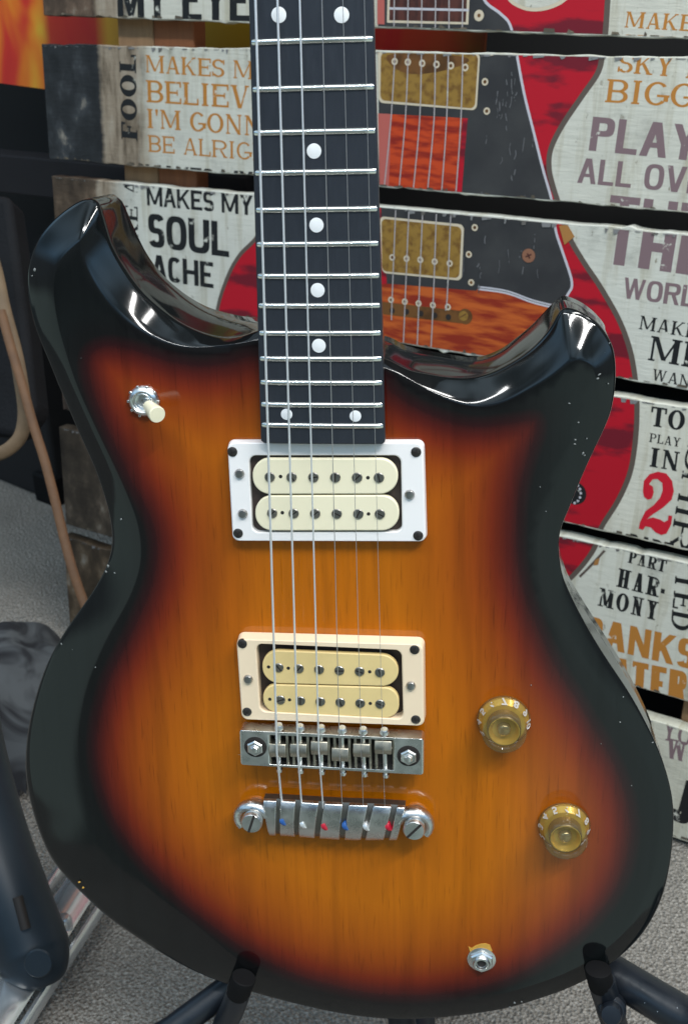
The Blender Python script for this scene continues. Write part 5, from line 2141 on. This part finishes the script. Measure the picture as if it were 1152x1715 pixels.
# --- output jack
jk = bpy.data.objects.new('output_jack', None)
COL.objects.link(jk)
jk.parent = gt
p = G(806, 1608, 1 * mm)
jk.location = (p[0], p[1], 0)
bm = new()
lathe(bm, (0, 0, .0001), [(.0072, 0), (.0074, .0006), (.0068, .0009)], seg=36)
obj('jack_washer', bm, M['chrome'], jk)
bm = new()
lathe(bm, (0, 0, .001), [(.0066, 0), (.0066, .0016), (.0058, .0022), (.0046, .0023)], seg=6)
obj('jack_nut', bm, M['chrome'], jk, angle=20)
bm = new()
lathe(bm, (0, 0, .002), [(.0045, 0), (.0045, .0022), (.0040, .0030), (.0030, .0030), (.0027, .0024), (.0026, -.0006), (0, -.0006)], seg=36)
obj('jack_bushing', bm, M['chrome'], jk, angle=30)
bm = new()
lathe(bm, (0, 0, .0034), [(.0024, 0), (0, 0.0001)], seg=24)
obj('jack_socket', bm, M['hole'], jk)
bm = new()
cp = [(784, 1585), (789, 1588), (797, 1583), (805, 1580.5), (813, 1580), (820, 1582.5), (824, 1592), (815, 1600), (800, 1600), (788, 1598)]
q_ = [G(x, y, .0002) for x, y in cp]
prism(bm, [(a[0] - p[0], a[1] - p[1]) for a in q_], .00005, .0004)
obj('bare_wood_patch', bm, M['chip_wood'], jk)

# ------------------------------------------------------------------ guitar stand
std = thing('guitar_stand', 'black tubular guitar stand with rubber tipped arms under the sunburst guitar', 'guitar stand')
st0 = Vector(Gw((0, .05, -.05)))
std.location = (st0.x, st0.y, 0)


def W(x, y, Z):
    return Vector(Gw(G(x, y, Z))) - Vector(std.location)


def path(pts, n=6):
    return [Vector(p) for p in spline([tuple(v) for v in pts], n)]


# left arm
bm = new()
tube(bm, path([W(401, 1656, .0045), W(391, 1686, .002), W(372, 1730, -.004), W(360, 1790, -.016), W(380, 1860, -.045)]), .0068, 20)
armL = obj('arm', bm, M['stand_steel'], std)
bm = new()
pp = path([W(409, 1636, .0066), W(407, 1642, .0066), W(403, 1652, .0058), W(399, 1662, .0045)], 4)
tube(bm, pp, [.0062] + [.0066] * (len(pp) - 1), 20)
obj('rubber_tip', bm, M['rubber'], armL)
# right arm
bm = new()
tube(bm, path([W(1006, 1640, .004), W(1011, 1660, .0015), W(1020, 1690, -.002), W(1030, 1740, -.006), W(1000, 1800, -.02), W(960, 1840, -.045)]), .0070, 20)
armR = obj('arm', bm, M['stand_steel'], std)
bm = new()
pp = path([W(1001, 1622, .0068), W(1001, 1628, .0067), W(1003, 1636, .0058), W(1006, 1648, .0035)], 4)
tube(bm, pp, [.0058] + [.0066] * (len(pp) - 1), 20)
obj('rubber_tip', bm, M['rubber'], armR)
bm = new()
c_ = W(1024, 1690, .006)
axn = (Vector(CAMPOS) - (c_ + Vector(std.location))).normalized() + Vector((0, 0, -.35))
lathe(bm, c_ - axn.normalized() * .006, [(.0072, 0), (.0074, .008), (.0062, .0095), (.0056, .0096), (.0056, .0150), (.0048, .0165), (0, .0168)], axn, 28)
obj('end_bolt', bm, M['stand_steel'], armR, angle=30)


# crossbar and legs to the floor
def to_floor(a, b, k=1.0):
    """continue the line a->b down to the floor"""
    A, B = a + Vector(std.location), b + Vector(std.location)
    d = B - A
    t = (0.010 - A.z) / d.z
    return A + d * t - Vector(std.location)


bm = new()
tube(bm, path([W(380, 1860, -.045), W(520, 1880, -.055), W(700, 1882, -.058), W(860, 1870, -.055), W(960, 1840, -.045)]), .0075, 18)
obj('crossbar', bm, M['stand_steel'], std)
legs = [(W(392, 1648, -.022), W(292, 1722, -.006)), (W(1040, 1640, -.012), W(1150, 1706, .010))]
for a, b in legs:
    e = b + (b - a) * 1.2
    e2 = Vector((e.x + (b - a).x * 1.1, e.y + (b - a).y * 1.1, 0.010 - std.location.z))
    bm = new()
    tube(bm, path([a - (b - a) * .25, a, b, e, e2], 8), .0102 if a.x > 0 else .0078, 20)
    lg = obj('leg', bm, M['stand_steel'], std)
    bm = new()
    tube(bm, [e2 + (e - e2).normalized() * .02, e2 + (e - e2).normalized() * .004, e2], [.0100, .0102, .0098], 18)
    obj('rubber_foot', bm, M['rubber'], lg)
    if a.x > 0:
        bm = new()
        for t in (.08, .42, .5, .62, .78, .83, .95):
            q = a + (b - a) * t
            tw = ((Vector(CAMPOS) - (q + Vector(std.location))).normalized())
            sd = (b - a).normalized().cross(tw).normalized()
            off = random.uniform(-.45, .6)
            pos = q + (tw * math.cos(off) + sd * math.sin(off)) * .0102
            lathe(bm, pos, [(random.uniform(.0004, .0009), -.0003), (.0003, .0001), (0, .0002)], tw, 5)
        obj('paint_scratch', bm, M['tube_wear'], lg)
# rear leg
bm = new()
ra = W(700, 1882, -.058)
re = Vector((ra.x + .02, ra.y + .17, .010))
tube(bm, [ra, (ra + re) / 2, re], .008, 16)
obj('leg', bm, M['stand_steel'], std)
# upright that carries the neck rest, behind the guitar
bm = new()
tube(bm, [ra, W(640, 1500, -.075), W(560, 900, -.085)], .0085, 18)
obj('upright', bm, M['stand_steel'], std)
